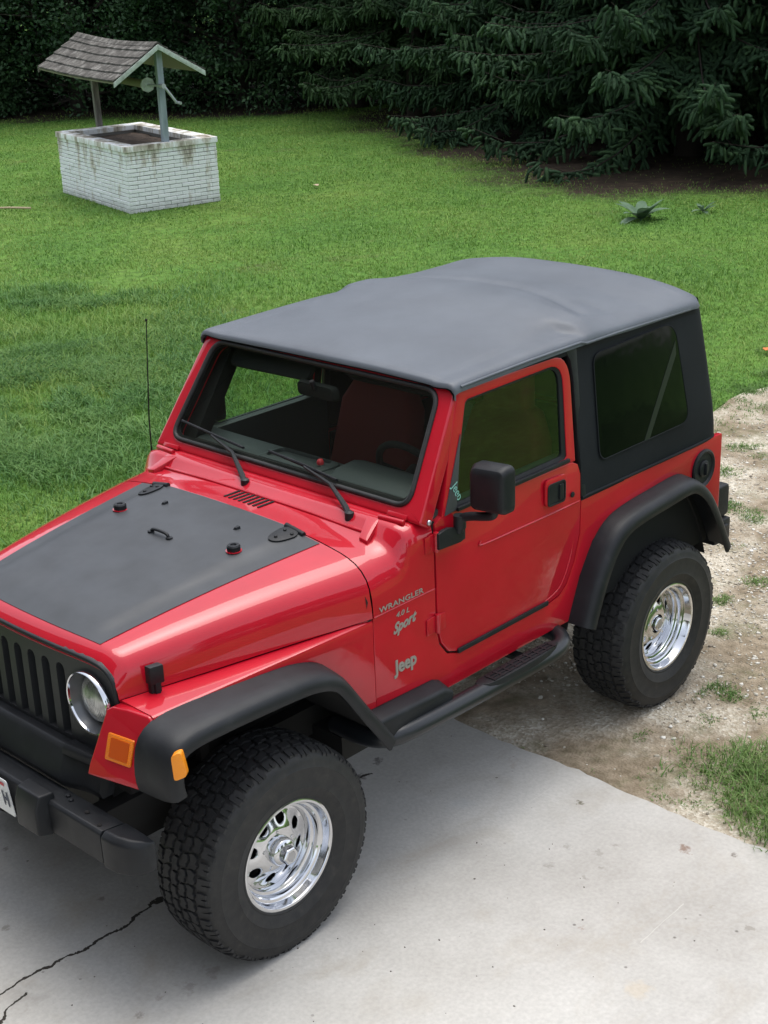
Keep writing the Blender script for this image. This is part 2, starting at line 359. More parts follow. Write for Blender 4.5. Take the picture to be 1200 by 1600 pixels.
# ---- concrete slab with cracks, pits and stains
CON = mat('concrete', (0.43, 0.42, 0.39), 0.88, 0, 0.3)
_p = pos(CON)
_c = ramp(CON, noise(CON, _p, 0.9, 8, 0.6), [(0.30, (0.345, 0.330, 0.300)), (0.5, (0.445, 0.432, 0.402)), (0.72, (0.530, 0.518, 0.485))])
_f = ramp(CON, noise(CON, _p, 60, 4), [(0.3, (0.90, 0.90, 0.90)), (0.7, (1.05, 1.05, 1.05))])
_c = mixc(CON, 1.0, _c, _f, 'MULTIPLY')
_pt = nd(CON, 'ShaderNodeTexVoronoi'); _pt.inputs['Scale'].default_value = 13; lk(CON, _p, _pt.inputs['Vector'])
_pk = math_(CON, 'MULTIPLY', ramp(CON, _pt.outputs['Distance'], [(0.05, 1.0), (0.10, 0.0)]), ramp(CON, noise(CON, _p, 2.3, 4), [(0.52, 0.0), (0.60, 0.8)]))
_c = mixc(CON, _pk, _c, (0.12, 0.11, 0.095))
_br = ramp(CON, noise(CON, scale_vec(CON, _p, (1, 1.4, 1)), 2.0, 8, 0.66, 0.6), [(0.53, 0.0), (0.70, 0.5)])
_c = mixc(CON, _br, _c, (0.33, 0.295, 0.24))
def spot(cx, cy, r, col, amt, sx=1.0, sy=1.0, sharp=0.35, ns=14):
    """a stain or chip with its own ragged outline"""
    global _c
    d = nd(CON, 'ShaderNodeVectorMath', operation='DISTANCE'); mp = nd(CON, 'ShaderNodeMapping'); mp.inputs['Scale'].default_value = (1 / sx, 1 / sy, 0); lk(CON, _p, mp.inputs['Vector'])
    lk(CON, mp.outputs[0], d.inputs[0]); d.inputs[1].default_value = (cx / sx, cy / sy, 0)
    e = math_(CON, 'ADD', d.outputs['Value'], math_(CON, 'MULTIPLY', math_(CON, 'SUBTRACT', noise(CON, _p, 1.1 / r, 7, 0.68), 0.45), r * 3.6))
    _c = mixc(CON, math_(CON, 'MULTIPLY', ramp(CON, e, [(r * 0.35, 1.0), (r * 0.80, 0.0)]), amt), _c, col)
spot(0.964, 1.551, 0.043, (0.2, 0.13, 0.095), 0.85)
spot(0.959, 1.040, 0.024, (0.1, 0.09, 0.05), 0.8)
spot(0.874, 1.716, 0.029, (0.12, 0.1, 0.08), 0.8)
spot(1.625, 1.541, 0.023, (0.26, 0.19, 0.15), 0.6)
spot(1.237, 1.991, 0.029, (0.22, 0.2, 0.17), 0.6)
spot(1.216, 1.820, 0.023, (0.28, 0.26, 0.22), 0.6)
spot(1.787, 1.872, 0.086, (0.5, 0.4, 0.26), 0.3)
spot(0.879, 0.621, 0.062, (0.34, 0.28, 0.23), 0.5)
spot(3.003, -0.069, 0.033, (0.2, 0.18, 0.15), 0.6)
spot(2.659, 0.063, 0.024, (0.16, 0.14, 0.12), 0.6)
spot(2.713, -0.506, 0.023, (0.16, 0.14, 0.12), 0.6)
spot(2.980, 0.694, 0.030, (0.16, 0.14, 0.12), 0.55)
spot(2.873, 0.680, 0.035, (0.2, 0.17, 0.14), 0.45)
spot(2.779, 0.703, 0.045, (0.18, 0.16, 0.14), 0.4)
spot(2.666, 0.705, 0.050, (0.2, 0.17, 0.14), 0.4)
spot(1.403, 1.213, 0.035, (0.25, 0.24, 0.21), 0.55)
spot(1.252, 1.193, 0.029, (0.25, 0.24, 0.21), 0.55)
spot(1.206, 1.313, 0.034, (0.25, 0.24, 0.21), 0.55)
spot(1.120, 1.328, 0.025, (0.25, 0.24, 0.21), 0.55)
spot(1.370, 1.361, 0.023, (0.25, 0.24, 0.21), 0.55)
spot(1.278, 1.379, 0.022, (0.25, 0.24, 0.21), 0.55)
spot(1.285, 0.692, 0.106, (0.42, 0.43, 0.42), 0.4)
spot(1.407, 0.199, 0.045, (0.06, 0.055, 0.05), 0.7)
spot(1.257, 0.171, 0.039, (0.06, 0.055, 0.05), 0.7)
spot(3.175, 0.323, 0.111, (0.3, 0.285, 0.26), 0.5)
# main crack running along x, and a short branch
def crack(ax, ay, bx, by, wid, seed, wig=0.05):
    sx_ = nd(CON, 'ShaderNodeSeparateXYZ'); lk(CON, _p, sx_.inputs[0])
    dx, dy = bx - ax, by - ay; L = math.hypot(dx, dy); ux, uy = dx / L, dy / L
    X = math_(CON, 'SUBTRACT', sx_.outputs[0], ax); Y = math_(CON, 'SUBTRACT', sx_.outputs[1], ay)
    t = math_(CON, 'ADD', math_(CON, 'MULTIPLY', X, ux), math_(CON, 'MULTIPLY', Y, uy)); n = math_(CON, 'ADD', math_(CON, 'MULTIPLY', X, -uy), math_(CON, 'MULTIPLY', Y, ux))
    mp = nd(CON, 'ShaderNodeMapping'); mp.inputs['Location'].default_value = (seed, seed * 2, 0); lk(CON, _p, mp.inputs['Vector'])
    w = math_(CON, 'MULTIPLY', math_(CON, 'SUBTRACT', noise(CON, mp.outputs[0], 3.2, 8, 0.62), 0.5), wig * 4)
    d = math_(CON, 'ABSOLUTE', math_(CON, 'ADD', n, w))
    ww = math_(CON, 'MULTIPLY', ramp(CON, noise(CON, mp.outputs[0], 9, 3), [(0.25, 0.25), (0.7, 1.0)]), wid)
    k = math_(CON, 'LESS_THAN', d, ww)
    ok = math_(CON, 'MULTIPLY', math_(CON, 'GREATER_THAN', t, 0), math_(CON, 'LESS_THAN', t, L))
    return math_(CON, 'MULTIPLY', k, ok)
_k = math_(CON, 'MAXIMUM', crack(1.35, 0.22, 7.0, 0.30, 0.010, 3.1), crack(3.16, 0.30, 4.2, 0.62, 0.007, 9.4))
_c = mixc(CON, _k, _c, (0.035, 0.030, 0.024))
_c = mixc(CON, math_(CON, 'MULTIPLY', math_(CON, 'MAXIMUM', crack(1.558, 1.743, 1.266, 1.734, 0.0025, 5.5, 0.006), crack(1.12, 0.881, 0.935, 0.879, 0.0025, 2.2, 0.006)), 0.35), _c, (0.62, 0.60, 0.55))

lk(CON, _c, bsdf(CON).inputs['Base Color'])
_h = math_(CON, 'SUBTRACT', math_(CON, 'MULTIPLY', noise(CON, _p, 90, 4), 0.25), math_(CON, 'ADD', math_(CON, 'MULTIPLY', _k, 2.0), math_(CON, 'MULTIPLY', _pk, 0.6)))
bump(CON, _h, 0.6, 0.008)
edge = [(0.765 + 0.035 * (float(fbm(y * 2.2, 1.5, 31)) - .5) * 2 + 0.018 * (float(vnoise(y * 17, 2, 32)) - .5), y) for y in np.linspace(-1.7, 6.0, 150)]
loop = edge + [(7.15, 6.0), (7.15, -1.7)]
b = B(); b.prism([(x, y, 0.014) for x, y in loop], [(x, y, -0.10) for x, y in loop])
tag(obj('driveway', b, CON, smooth=0), kind='structure')

# ---- grass blades
def leafmat(name, c0, c1, c2, rough=0.55, scale=0.6, trans=0.25):
    m = mat(name, c1, rough, 0, 0.3); g = nd(m, 'ShaderNodeNewGeometry')
    mx = math_(m, 'ADD', math_(m, 'MULTIPLY', g.outputs['Random Per Island'], 0.45), math_(m, 'MULTIPLY', ramp(m, noise(m, g.outputs['Position'], scale, 5, 0.6), [(0.32, 0.0), (0.68, 1.0)]), 0.55))
    col = ramp(m, mx, [(0.22, c0), (0.5, c1), (0.78, c2)]); lk(m, col, bsdf(m).inputs['Base Color'])
    if trans:
        t = nd(m, 'ShaderNodeBsdfTranslucent'); lk(m, col, t.inputs[0]); a = nd(m, 'ShaderNodeMixShader'); a.inputs[0].default_value = trans
        o = m.node_tree.nodes['Material Output']; lk(m, bsdf(m).outputs[0], a.inputs[1]); lk(m, t.outputs[0], a.inputs[2]); lk(m, a.outputs[0], o.inputs[0])
    return m
GRASS = leafmat('grass_blade', (0.095, 0.215, 0.040), (0.150, 0.280, 0.048), (0.225, 0.315, 0.070))
LUSH = leafmat('lush_grass', (0.085, 0.170, 0.040), (0.125, 0.225, 0.054), (0.185, 0.265, 0.082))
def blades(x, y, h, w, rng, lean=0.6):
    n = len(x); a = rng.uniform(0, 2 * PI, n); l = rng.uniform(0.1, lean, n) * h; b_ = a + rng.uniform(-1, 1, n)
    V = np.empty((n, 5, 3)); ca, sa = np.cos(a) * w / 2, np.sin(a) * w / 2; lx, ly = -np.sin(b_) * l, np.cos(b_) * l
    V[:, 0] = np.stack([x - ca, y - sa, np.zeros(n) - .004], 1); V[:, 1] = np.stack([x + ca, y + sa, np.zeros(n) - .004], 1)
    V[:, 2] = np.stack([x - ca * .75 + lx * .45, y - sa * .75 + ly * .45, h * .62], 1); V[:, 3] = np.stack([x + ca * .75 + lx * .45, y + sa * .75 + ly * .45, h * .62], 1)
    V[:, 4] = np.stack([x + lx * 1.3, y + ly * 1.3, h * rng.uniform(.75, 1.0, n)], 1)
    o = np.arange(n)[:, None] * 5
    F = np.concatenate([np.concatenate([o + 0, o + 1, o + 3], 1), np.concatenate([o + 0, o + 3, o + 2], 1), np.concatenate([o + 2, o + 3, o + 4], 1)])
    return V.reshape(-1, 3), F
def polar(n, r0, r1, half, rng):
    th = YAW + rng.uniform(-half, half, n); r = np.exp(rng.uniform(math.log(r0), math.log(r1), n))
    return CAM[0] + r * np.cos(th), CAM[1] + r * np.sin(th), r
rng = np.random.default_rng(3)
x, y, r = polar(1000000, 3.6, 46, 0.46, rng)
keep = ~inside(TRACK, x, y) & ~((x > 0.70) & (y > -1.66)) & ~((x > -0.6) & (x < 3.1) & (abs(y) < .8))
bare = bareness(x, y)
keep &= rng.random(len(x)) < np.clip(0.80 + bare * 0.50, 0.03, 1)
keep &= ~((x > 0.72) & (y > -1.7))
wx, wy = x + 7.258, y + 12.744; wu, wv = wx * -.959 + wy * .2836, wx * -.2836 + wy * -.959      # not inside the brick well
keep &= ~((wu > .04) & (wu < 1.40) & (wv > .10) & (wv < 2.85))
keep &= rng.random(len(x)) < 0.35 + 0.9 * fbm(x * 2.5, y * 2.5, 41)
x, y, r = x[keep], y[keep], r[keep]
dry = fbm(x * .9 + 5, y * .9, 57); keep2 = rng.random(len(x)) < np.clip(1.5 - 3.2 * np.clip(dry - .60, 0, 1) * 2, .25, 1); x, y, r = x[keep2], y[keep2], r[keep2]
tall = np.clip((fbm(x * .45, y * .45, 51) - .52) * 4, 0, 1)
left = np.exp(-(((x + 1.9) / 2.2) ** 2 + ((y + 7.2) / 1.7) ** 2))      # rougher growth at the far left of the car
right = np.exp(-(((x + 7.0) / 1.2) ** 2 + ((y + 4.0) / 0.8) ** 2))
h = (0.024 + 0.012 * tall + 0.075 * left + 0.04 * right) * rng.uniform(.6, 1.35, len(x)) * np.clip(0.75 + 0.02 * r, .8, 1.25)
w = np.clip(0.0024 + 0.00036 * r, .004, .016) * rng.uniform(.7, 1.3, len(x))
V, F = blades(x, y, h, w, rng, 1.5)
g = bpy.data.objects.new('grass', raw_mesh('grass', V, F, GRASS)); COL.objects.link(g); tag(g, 'short mown green lawn grass with paler and darker patches', 'grass', kind='stuff')
# lush clumps beside the slab and tufts on the track
rng = np.random.default_rng(5)
X = []; Y = []; H = []
def clump(cx, cy, rad, n, hh):
    a = rng.uniform(0, 2 * PI, n); q = rad * np.sqrt(rng.random(n)) * (0.65 + 0.7 * vnoise(np.cos(a) * 2 + cx * 9, np.sin(a) * 2 + cy * 9, 61)); X.append(cx + q * np.cos(a)); Y.append(cy + q * np.sin(a)); H.append(hh * rng.uniform(.5, 1.3, n) * (1.1 - .6 * q / (rad * 1.35)))
n = 210000; xx = rng.uniform(-6, 0.80, n); yy = rng.uniform(0.9, 4.6, n); e = 1.22 + np.interp(xx, [-6, -.4, 0.0, .3, .45, .62, .8], [.35, .25, .1, -.10, -.02, .10, .30]) + .50 * (fbm(xx * 3.5, yy * 3.5, 63) - .5)
k = (yy > e) & (rng.random(n) < np.clip((yy - e) * 3.2 + .05, .05, 1)) & ~((xx > 0.74) & (rng.random(n) < .75)); X.append(xx[k]); Y.append(yy[k]); H.append(.062 * rng.uniform(.5, 1.35, k.sum()) * np.clip(.5 + (yy[k] - e[k]) * 2.0, .5, 1.15))
TUF = arr([(-0.194, 0.851, 0.101, 500, 0.03), (0.351, 0.861, 0.096, 900, 0.025), (0.416, 1.171, 0.082, 900, 0.045), (0.373, 1.303, 0.092, 1000, 0.05), (-1.139, 0.455, 0.063, 300, 0.03), (-1.490, 0.484, 0.078, 500, 0.035), (-0.227, 1.039, 0.055, 250, 0.02), (0.404, 0.616, 0.055, 250, 0.02), (-0.167, 1.207, 0.087, 700, 0.035), (0.711, 0.943, 0.041, 300, 0.03), (-3.443, -0.781, 0.082, 150, 0.03), (-3.378, -0.594, 0.081, 300, 0.035), (-0.252, 0.920, 0.067, 300, 0.025), (-2.903, -0.608, 0.063, 200, 0.03), (-2.436, -0.235, 0.074, 250, 0.035), (-2.412, -0.086, 0.087, 250, 0.03), (-0.780, 0.634, 0.073, 350, 0.03), (0.685, 1.250, 0.089, 900, 0.045), (0.642, 1.377, 0.079, 700, 0.04), (0.549, 0.580, 0.065, 300, 0.02), (0.578, 0.266, 0.056, 250, 0.02), (-4.231, -1.243, 0.107, 400, 0.03), (0.610, 1.104, 0.051, 300, 0.03), (-0.968, 0.746, 0.073, 250, 0.02), (0.032, 1.061, 0.075, 450, 0.03), (0.739, 0.618, 0.042, 180, 0.02)])
n = 340000; xx = 0.78 - np.abs(rng.gamma(1.5, 2.4, n)); yy = rng.uniform(-1.5, 1.45, n); f = np.zeros(n)
for (cx, cy, rad, _n, hh) in TUF: f = np.maximum(f, np.exp(-((xx - cx) ** 2 + (yy - cy) ** 2) / (rad * 1.5) ** 2))
f = f * 0.75 + 0.9 * (fbm(xx * 1.7, yy * 1.7, 67) - .38) + 1.1 * (fbm(xx * 7, yy * 7, 68, 5) - .5) + .22 * np.exp(-((yy + .05) / .25) ** 2)
k = (f > .36) & (rng.random(n) < np.clip((f - .34) * 2.2, .04, .8)) & ~((abs(xx) < .75) & (abs(yy) < .9)); X.append(xx[k]); Y.append(yy[k]); H.append((.009 + .038 * np.clip(f[k] - .4, 0, .7)) * rng.uniform(.5, 1.3, k.sum()))
for q in np.linspace(0.6, -14, 150): clump(q + rng.uniform(-.1, .1), -1.40 + rng.normal(0, .22), rng.uniform(.05, .24), int(rng.integers(60, 420)), rng.uniform(.018, .05))
X, Y, H = map(np.concatenate, (X, Y, H)); keep = ~((X > 0.755) & (Y < 1.35)); X, Y, H = X[keep], Y[keep], H[keep]
V, F = blades(X, Y, H, rng.uniform(.003, .0075, len(X)), rng, 1.6)
g = bpy.data.objects.new('grass_tufts', raw_mesh('grass_tufts', V, F, LUSH)); COL.objects.link(g); tag(g, 'longer green grass tufts along the gravel track and concrete edge', 'grass', kind='stuff')
# ---- rougher, darker growth beyond the hood on the left
ROUGH = leafmat('rough_grass', (0.075, 0.185, 0.048), (0.105, 0.230, 0.054), (0.150, 0.270, 0.066), scale=1.1)
rng = np.random.default_rng(15); n = 150000; t = rng.normal(.45, .33, n); o_ = rng.normal(.55, .62, n)
x = -3.1 + 3.9 * t - .82 * o_; y = -9.4 + 5.4 * t + .57 * o_
k = rng.random(n) < np.clip(4.0 * (fbm(x * .9, y * .9, 81, 5) + .35 * fbm(x * 4, y * 4, 83) - .62) * np.clip(1.6 - 1.2 * np.abs(t - .45) * 2, 0, 1), 0, .75)
x, y = x[k], y[k]
V, F = blades(x, y, rng.uniform(.04, .10, len(x)) * (.6 + .8 * fbm(x * 2, y * 2, 82)), rng.uniform(.006, .012, len(x)), rng, 1.5)
g = bpy.data.objects.new('rough_grass', raw_mesh('rough_grass', V, F, ROUGH)); COL.objects.link(g); tag(g, 'taller darker grass growing rough beyond the hood at the left', 'grass', kind='stuff')
# ---- loose stones
ico = bmesh.new(); bmesh.ops.create_icosphere(ico, subdivisions=1, radius=1.0); IV = arr([v.co for v in ico.verts]); IF = np.array([[v.index for v in f.verts] for f in ico.faces]); ico.free()
def stones(name, x, y, rad, m, z0, rng):
    n = len(x); k = len(IV); sc = rng.uniform(.6, 1.3, (n, 1, 3)) * rad[:, None, None]; sc[:, :, 2] *= .6
    V = IV[None] * sc * rng.uniform(.50, 1.3, (n, k, 1)); a = rng.uniform(0, 2 * PI, n); c_, s_ = np.cos(a)[:, None], np.sin(a)[:, None]
    vx = V[:, :, 0] * c_ - V[:, :, 1] * s_ + x[:, None]; vy = V[:, :, 0] * s_ + V[:, :, 1] * c_ + y[:, None]; vz = V[:, :, 2] + z0 + rad[:, None] * .15
    F = (np.arange(n)[:, None, None] * k + IF[None]).reshape(-1, 3)
    o = bpy.data.objects.new(name, raw_mesh(name, np.stack([vx, vy, vz], -1).reshape(-1, 3), F, m)); COL.objects.link(o); return o
STONE = mat('limestone_chip', (0.42, 0.39, 0.33), 0.9); _g = nd(STONE, 'ShaderNodeNewGeometry'); lk(STONE, ramp(STONE, _g.outputs['Random Per Island'], [(0.1, (0.22, 0.185, 0.14)), (0.5, (0.42, 0.385, 0.31)), (0.95, (0.66, 0.64, 0.58))]), bsdf(STONE).inputs['Base Color'])
rng = np.random.default_rng(9); n = 26000
x = 0.72 - np.abs(rng.gamma(1.6, 2.2, n)); y = rng.uniform(-1.45, 1.5, n); k = inside(TRACK, x, y) & (rng.random(n) < np.clip((fbm(x * 1.6, y * 1.6, 71) - .36) * 4.5, .04, 1)); x, y = x[k], y[k]
o = stones('gravel', x, y, np.clip(rng.lognormal(-5.15, .42, len(x)), .003, .014), STONE, .008, rng); tag(o, 'pale crushed limestone chips scattered over the track', 'gravel', kind='stuff')
CHIP = mat('slab_grit', (0.10, 0.09, 0.075), 0.95); rng = np.random.default_rng(10)
x = rng.uniform(0.8, 4.2, 170); y = rng.uniform(-.4, 3.2, 170); o = stones('grit', x, y, rng.uniform(.0012, .0042, 170), CHIP, .014, rng); tag(o, 'dark specks of grit lying on the concrete', 'grit', kind='stuff')
# ================================================================ CAR  (x forward, y to the car's left, rear axle at x = 0)
car = empty('off_road_car', (1.2, 0, 0))
tag(car, 'red two-door off-road car with black soft top, black hood blackout and chrome wheels', 'car')
YS = 0.765
def ysd(z): return YS if z < 1.30 else YS - 0.060 * (z - 1.30) / 0.52
def side(pts, off=0.0, sgn=1): return [(x, sgn * (ysd(z) + off), z) for x, z in pts]

# ---- body tub: quarter panels, rockers, cowl sides
arcR = [(0.676, 0.655), (0.603, 0.839), (0.515, 0.972), (0.402, 1.040), (0.284, 1.058), (-0.088, 1.080), (-0.168, 1.066), (-0.280, 0.994), (-0.362, 0.880), (-0.486, 0.655)]
door_cut = [(0.600, 1.185), (0.604, 1.04), (0.640, 0.925), (0.690, 0.835), (0.745, 0.796), (0.83, 0.783), (1.395, 0.783), (1.455, 0.805), (1.498, 0.860), (1.516, 0.93), (1.516, 1.10)]
poly = [(-0.50, 0.655), (-0.50, 1.185)] + door_cut + [(1.852, 1.10), (1.852, 0.655)] + [(x - 0.0, z) for x, z in arcR]
b = B()
b.slabxz(poly, YS - 0.03, YS)
b.mirror()
b.box(-0.502, -0.47, -0.70, 0.70, 0.70, 1.183)            # tailgate wall
for s in (1, -1): b.lathe([(0.0655, 0.90), (0.0655, 1.18)], (-0.4365, s * 0.6995, 0), 'z', 24, True)
tub = obj('body_tub', b, RED, car, 0.004)
b = B(); b.box(-0.46, 1.84, -0.73, 0.73, 0.66, 0.70); b.box(1.80, 1.84, -0.70, 0.70, 0.70, 1.08)
for s in (1, -1): b.box(-0.46, 0.62, s * 0.52 - 0.21 * (s < 0) - 0, s * 0.52 + 0.21 * (s > 0), 0.70, 0.98)
b.box(-0.466, -0.44, -0.69, 0.69, 0.70, 1.17)
for s in (1, -1): b.box(-0.44, 0.59, min(s * 0.715, s * 0.733), max(s * 0.715, s * 0.733), 0.70, 1.18)
obj('cabin_floor', b, DARK, car)
# dark shut line behind the doors
b = B()
b.slabxz([(0.590, 1.20), (0.594, 1.04), (0.63, 0.92), (0.68, 0.825), (0.74, 0.786), (0.83, 0.773), (1.40, 0.773), (1.46, 0.797), (1.508, 0.855), (1.526, 0.93), (1.526, 1.36), (1.50, 1.36), (1.50, 0.93), (1.47, 0.87), (1.40, 0.80), (0.84, 0.80), (0.70, 0.85), (0.62, 1.04), (0.61, 1.20)], YS - 0.028, YS - 0.012)
LASTV, LASTF = list(b.v), list(b.f); obj('door_seal', b, GAP, car); b = B(); b.v = [(v[0], -v[1], v[2]) for v in arr(LASTV)]; b.f = LASTF; b.mi = [0] * len(LASTF); obj('door_seal', b, GAP, car)

# ---- cowl and hood cross-sections (half profiles, centre to side seam)
def full(x, half): return [(x, -y, z) for y, z in half[::-1][:-1]] + [(x, y, z) for y, z in half]
def dense(half, n=26): return [tuple(q) for q in resample(smooth_path(half, 2), n)]
SEC_R = dense([(0, 1.352), (0.22, 1.350), (0.40, 1.343), (0.52, 1.330), (0.66, 1.308), (0.735, 1.262), (0.764, 1.19), (0.768, 1.100)])
SEC_W = dense([(0, 1.350), (0.22, 1.349), (0.40, 1.343), (0.52, 1.332), (0.67, 1.316), (0.742, 1.275), (0.766, 1.20), (0.768, 1.100)])
SEC_C = dense([(0, 1.378), (0.3, 1.378), (0.5, 1.378), (0.62, 1.378), (0.715, 1.376), (0.758, 1.355), (0.768, 1.28), (0.768, 1.100)])
def lerp(A, C, t): return [(a[0] + (c[0] - a[0]) * t, a[1] + (c[1] - a[1]) * t) for a, c in zip(A, C)]
b = B()
b.loft([full(1.852, SEC_R), full(1.79, lerp(SEC_R, SEC_W, 0.6)), full(1.715, SEC_W), full(1.690, lerp(SEC_W, SEC_C, 0.25)), full(1.664, lerp(SEC_W, SEC_C, 0.8)), full(1.650, SEC_C), full(1.60, SEC_C), full(1.522, SEC_C)], False)
cowl = obj('cowl', b, RED, car, smooth=50)
# ridge lines pressed into the cowl, vent slots
b = B()
for s in (1, -1):
    b.tube(smooth_path([(1.705, 0, 1.352), (1.705, s * 0.30, 1.351), (1.70, s * 0.50, 1.340), (1.695, s * 0.58, 1.338)], 2), 0.008, 8)
    b.loft([[(1.650, s * 0.555, 1.380), (1.650, s * 0.615, 1.380), (1.650, s * 0.615, 1.36), (1.650, s * 0.555, 1.36)], [(1.742, s * 0.600, 1.336), (1.742, s * 0.640, 1.330), (1.742, s * 0.640, 1.31), (1.742, s * 0.600, 1.31)]])
obj('cowl_rib', b, RED, car, 0.006, smooth=50)
b = B()
for k in range(8):
    y = -0.092 + 0.028 * k
    b.prism([(1.685, y, 1.3535), (1.685, y + 0.011, 1.3535), (1.795, y + 0.011, 1.3535), (1.795, y, 1.3535)], [(1.685, y, 1.345), (1.685, y + 0.011, 1.345), (1.795, y + 0.011, 1.345), (1.795, y, 1.345)])
obj('cowl_vent', b, GAP, car)

HX0, HX1 = 1.858, 2.842
SEC_F = dense([(0, 1.226), (0.20, 1.226), (0.34, 1.226), (0.42, 1.223), (0.478, 1.212), (0.512, 1.180), (0.528, 1.140), (0.534, 1.085)])
def hood_sec(x):
    t = (x - HX0) / (HX1 - HX0); t2 = t ** 1.0
    h = lerp(SEC_R, SEC_F, t2)
    bow = 0.012 * math.sin(PI * min(1, max(0, t)))
    e = max(0.0, (t - 0.93) / 0.07); drop = 0.040 * e * e                # rolled front edge
    r = []
    for i, (y, z) in enumerate(h):
        w = min(1, max(0, (z - 1.12) / 0.08))
        cw = 0.43 - 0.07 * t                                             # raised centre
        pl_ = 0.010 * (1 - min(1, max(0, (abs(y) - cw + 0.04) / 0.05))) * (1 - min(1, max(0, (t - 0.86) / 0.05)))
        fl = -0.004 * math.exp(-((z - (1.178 - 0.034 * t)) / 0.012) ** 2)      # pressed line along the flank
        r.append((y + fl, z + (bow * (0.3 + 0.7 * w)) + pl_ - drop * w))
    return r
def bowx(x, y): return x - 0.035 * (abs(y) / 0.53) ** 2 * max(0, (x - 2.5) / 0.34)
b = B(); xs = list(np.linspace(HX0, 2.74, 24)) + list(np.linspace(2.765, HX1, 8))
rings = [[(bowx(x, q[1]), q[1], q[2]) for q in full(x, hood_sec(x))] for x in xs]
lip = [(x - 0.012, y, z - 0.02) for x, y, z in rings[-1]]
back = [(HX0 + 0.001, y * 0.985, z - 0.03) for _, y, z in rings[0]]
b.loft([back] + rings + [lip], False)
hood = obj('hood', b, RED, car, smooth=48)
# dark gap under hood rear edge and along the fender seam
b = B(); b.loft([[(x - 0.004, y * 0.994, z - 0.008) for x, y, z in full(1.858, SEC_R)], [(x + 0.02, y * 0.994, z - 0.008) for x, y, z in full(1.858, SEC_R)]], False)
obj('hood_seam', b, GAP, car)
def hood_z(x, y):
    q = hood_sec(x); ys = [a for a, _ in q]; zs = [c for _, c in q]
    return float(np.interp(abs(y), ys, zs))
def patch_pts(u, v, off=0.0025):                            # u 0..1 rear-front, v -1..1 across
    x = 1.864 + (2.785 - 1.864) * u; hw = 0.520 + (0.405 - 0.520) * u + 0.0 * u * (1 - u)
    y = v * hw; xx = bowx(x, y); return (xx, y, hood_z(x, y) + off)
b = B(); nu, nv = 26, 60
b.loft([[patch_pts(i / nu, -1 + 2 * j / nv) for j in range(nv + 1)] for i in range(nu + 1)], False)
obj('hood_blackout', b, PATCH, hood, smooth=60)
for s in (1, -1):                                           # hinges, stops, washer jets, latches
    b = B(); o = []
    for (x, y) in [(1.870, 0.350), (1.870, 0.435), (1.955, 0.418), (1.985, 0.395), (1.985, 0.372), (1.955, 0.352)]: o.append((x, s * y))
    o = [tuple(q) for q in smooth_path(o, 2, True)]
    b.prism([(x, y, hood_z(x, y) + 0.004) for x, y in o], [(x, y, hood_z(x, y) + 0.009) for x, y in o])
    b.tube([(1.866, s * 0.345, hood_z(1.87, 0.35) + 0.006), (1.866, s * 0.44, hood_z(1.87, 0.44) + 0.006)], 0.011, 10)
    for (x, y) in [(1.90, 0.375), (1.90, 0.412), (1.955, 0.385)]: b.lathe([(0.007, 0), (0.007, 0.0125), (0.004, 0.014)], (x, s * y, hood_z(x, y)), 'z', 8, True)
    obj('hood_hinge', b, BLK, hood, 0.0015)
    b = B(); x, y = 2.115, 0.335; z = hood_z(x, y) + 0.002
    b.lathe([(0.030, 0), (0.030, 0.003)], (x, s * y, z), 'z', 24, True); hb = obj('stop_base', b, RED, hood)
    b = B(); b.lathe([(0.025, 0.003), (0.025, 0.020), (0.021, 0.025), (0.012, 0.025), (0.010, 0.020)], (x, s * y, z), 'z', 24, True)
    obj('hood_stop', b, BLK, hood, smooth=30)
    b = B(); x, y = 1.992, 0.212; z = hood_z(x, y)
    b.prism([(x - .012, s * y - .010, z), (x + .012, s * y - .008, z), (x + .010, s * y + .006, z), (x - .012, s * y + .010, z)], [(x - .010, s * y - .008, z + .013), (x + .008, s * y - .004, z + .010), (x + .006, s * y + .004, z + .010), (x - .010, s * y + .008, z + .013)])
    obj('washer_jet', b, BLK, hood)
    # over-centre latch on the flank
    b = B(); yl = 0.562; b2 = lambda x, z: yl + 0.24 * (2.72 - x)
    for (xa, xb, za, zb, d) in [(2.668, 2.716, 1.120, 1.185, 0.030), (2.674, 2.710, 1.065, 1.13, 0.020), (2.683, 2.701, 1.055, 1.13, 0.030), (2.666, 2.718, 1.030, 1.067, 0.026)]:
        A = [(xa, s * b2(xa, 0), za), (xb, s * b2(xb, 0), za), (xb, s * b2(xb, 0), zb), (xa, s * b2(xa, 0), zb)]
        b.prism(A, [(x, y + s * d, z) for x, y, z in A])
    obj('hood_latch', b, BLK, hood, 0.005)
b = B(); x = 2.185
b.tube(smooth_path([(x, -0.050, hood_z(x, 0) + 0.003), (x, -0.045, hood_z(x, 0) + 0.018), (x, 0.0, hood_z(x, 0) + 0.020), (x, 0.045, hood_z(x, 0) + 0.018), (x, 0.050, hood_z(x, 0) + 0.003)], 2), 0.006, 8)
for s in (-1, 1): b.lathe([(0.013, 0), (0.013, 0.006)], (x, s * 0.054, hood_z(x, 0) + 0.002), 'z', 12, True)
obj('footman_loop', b, BLK, hood)

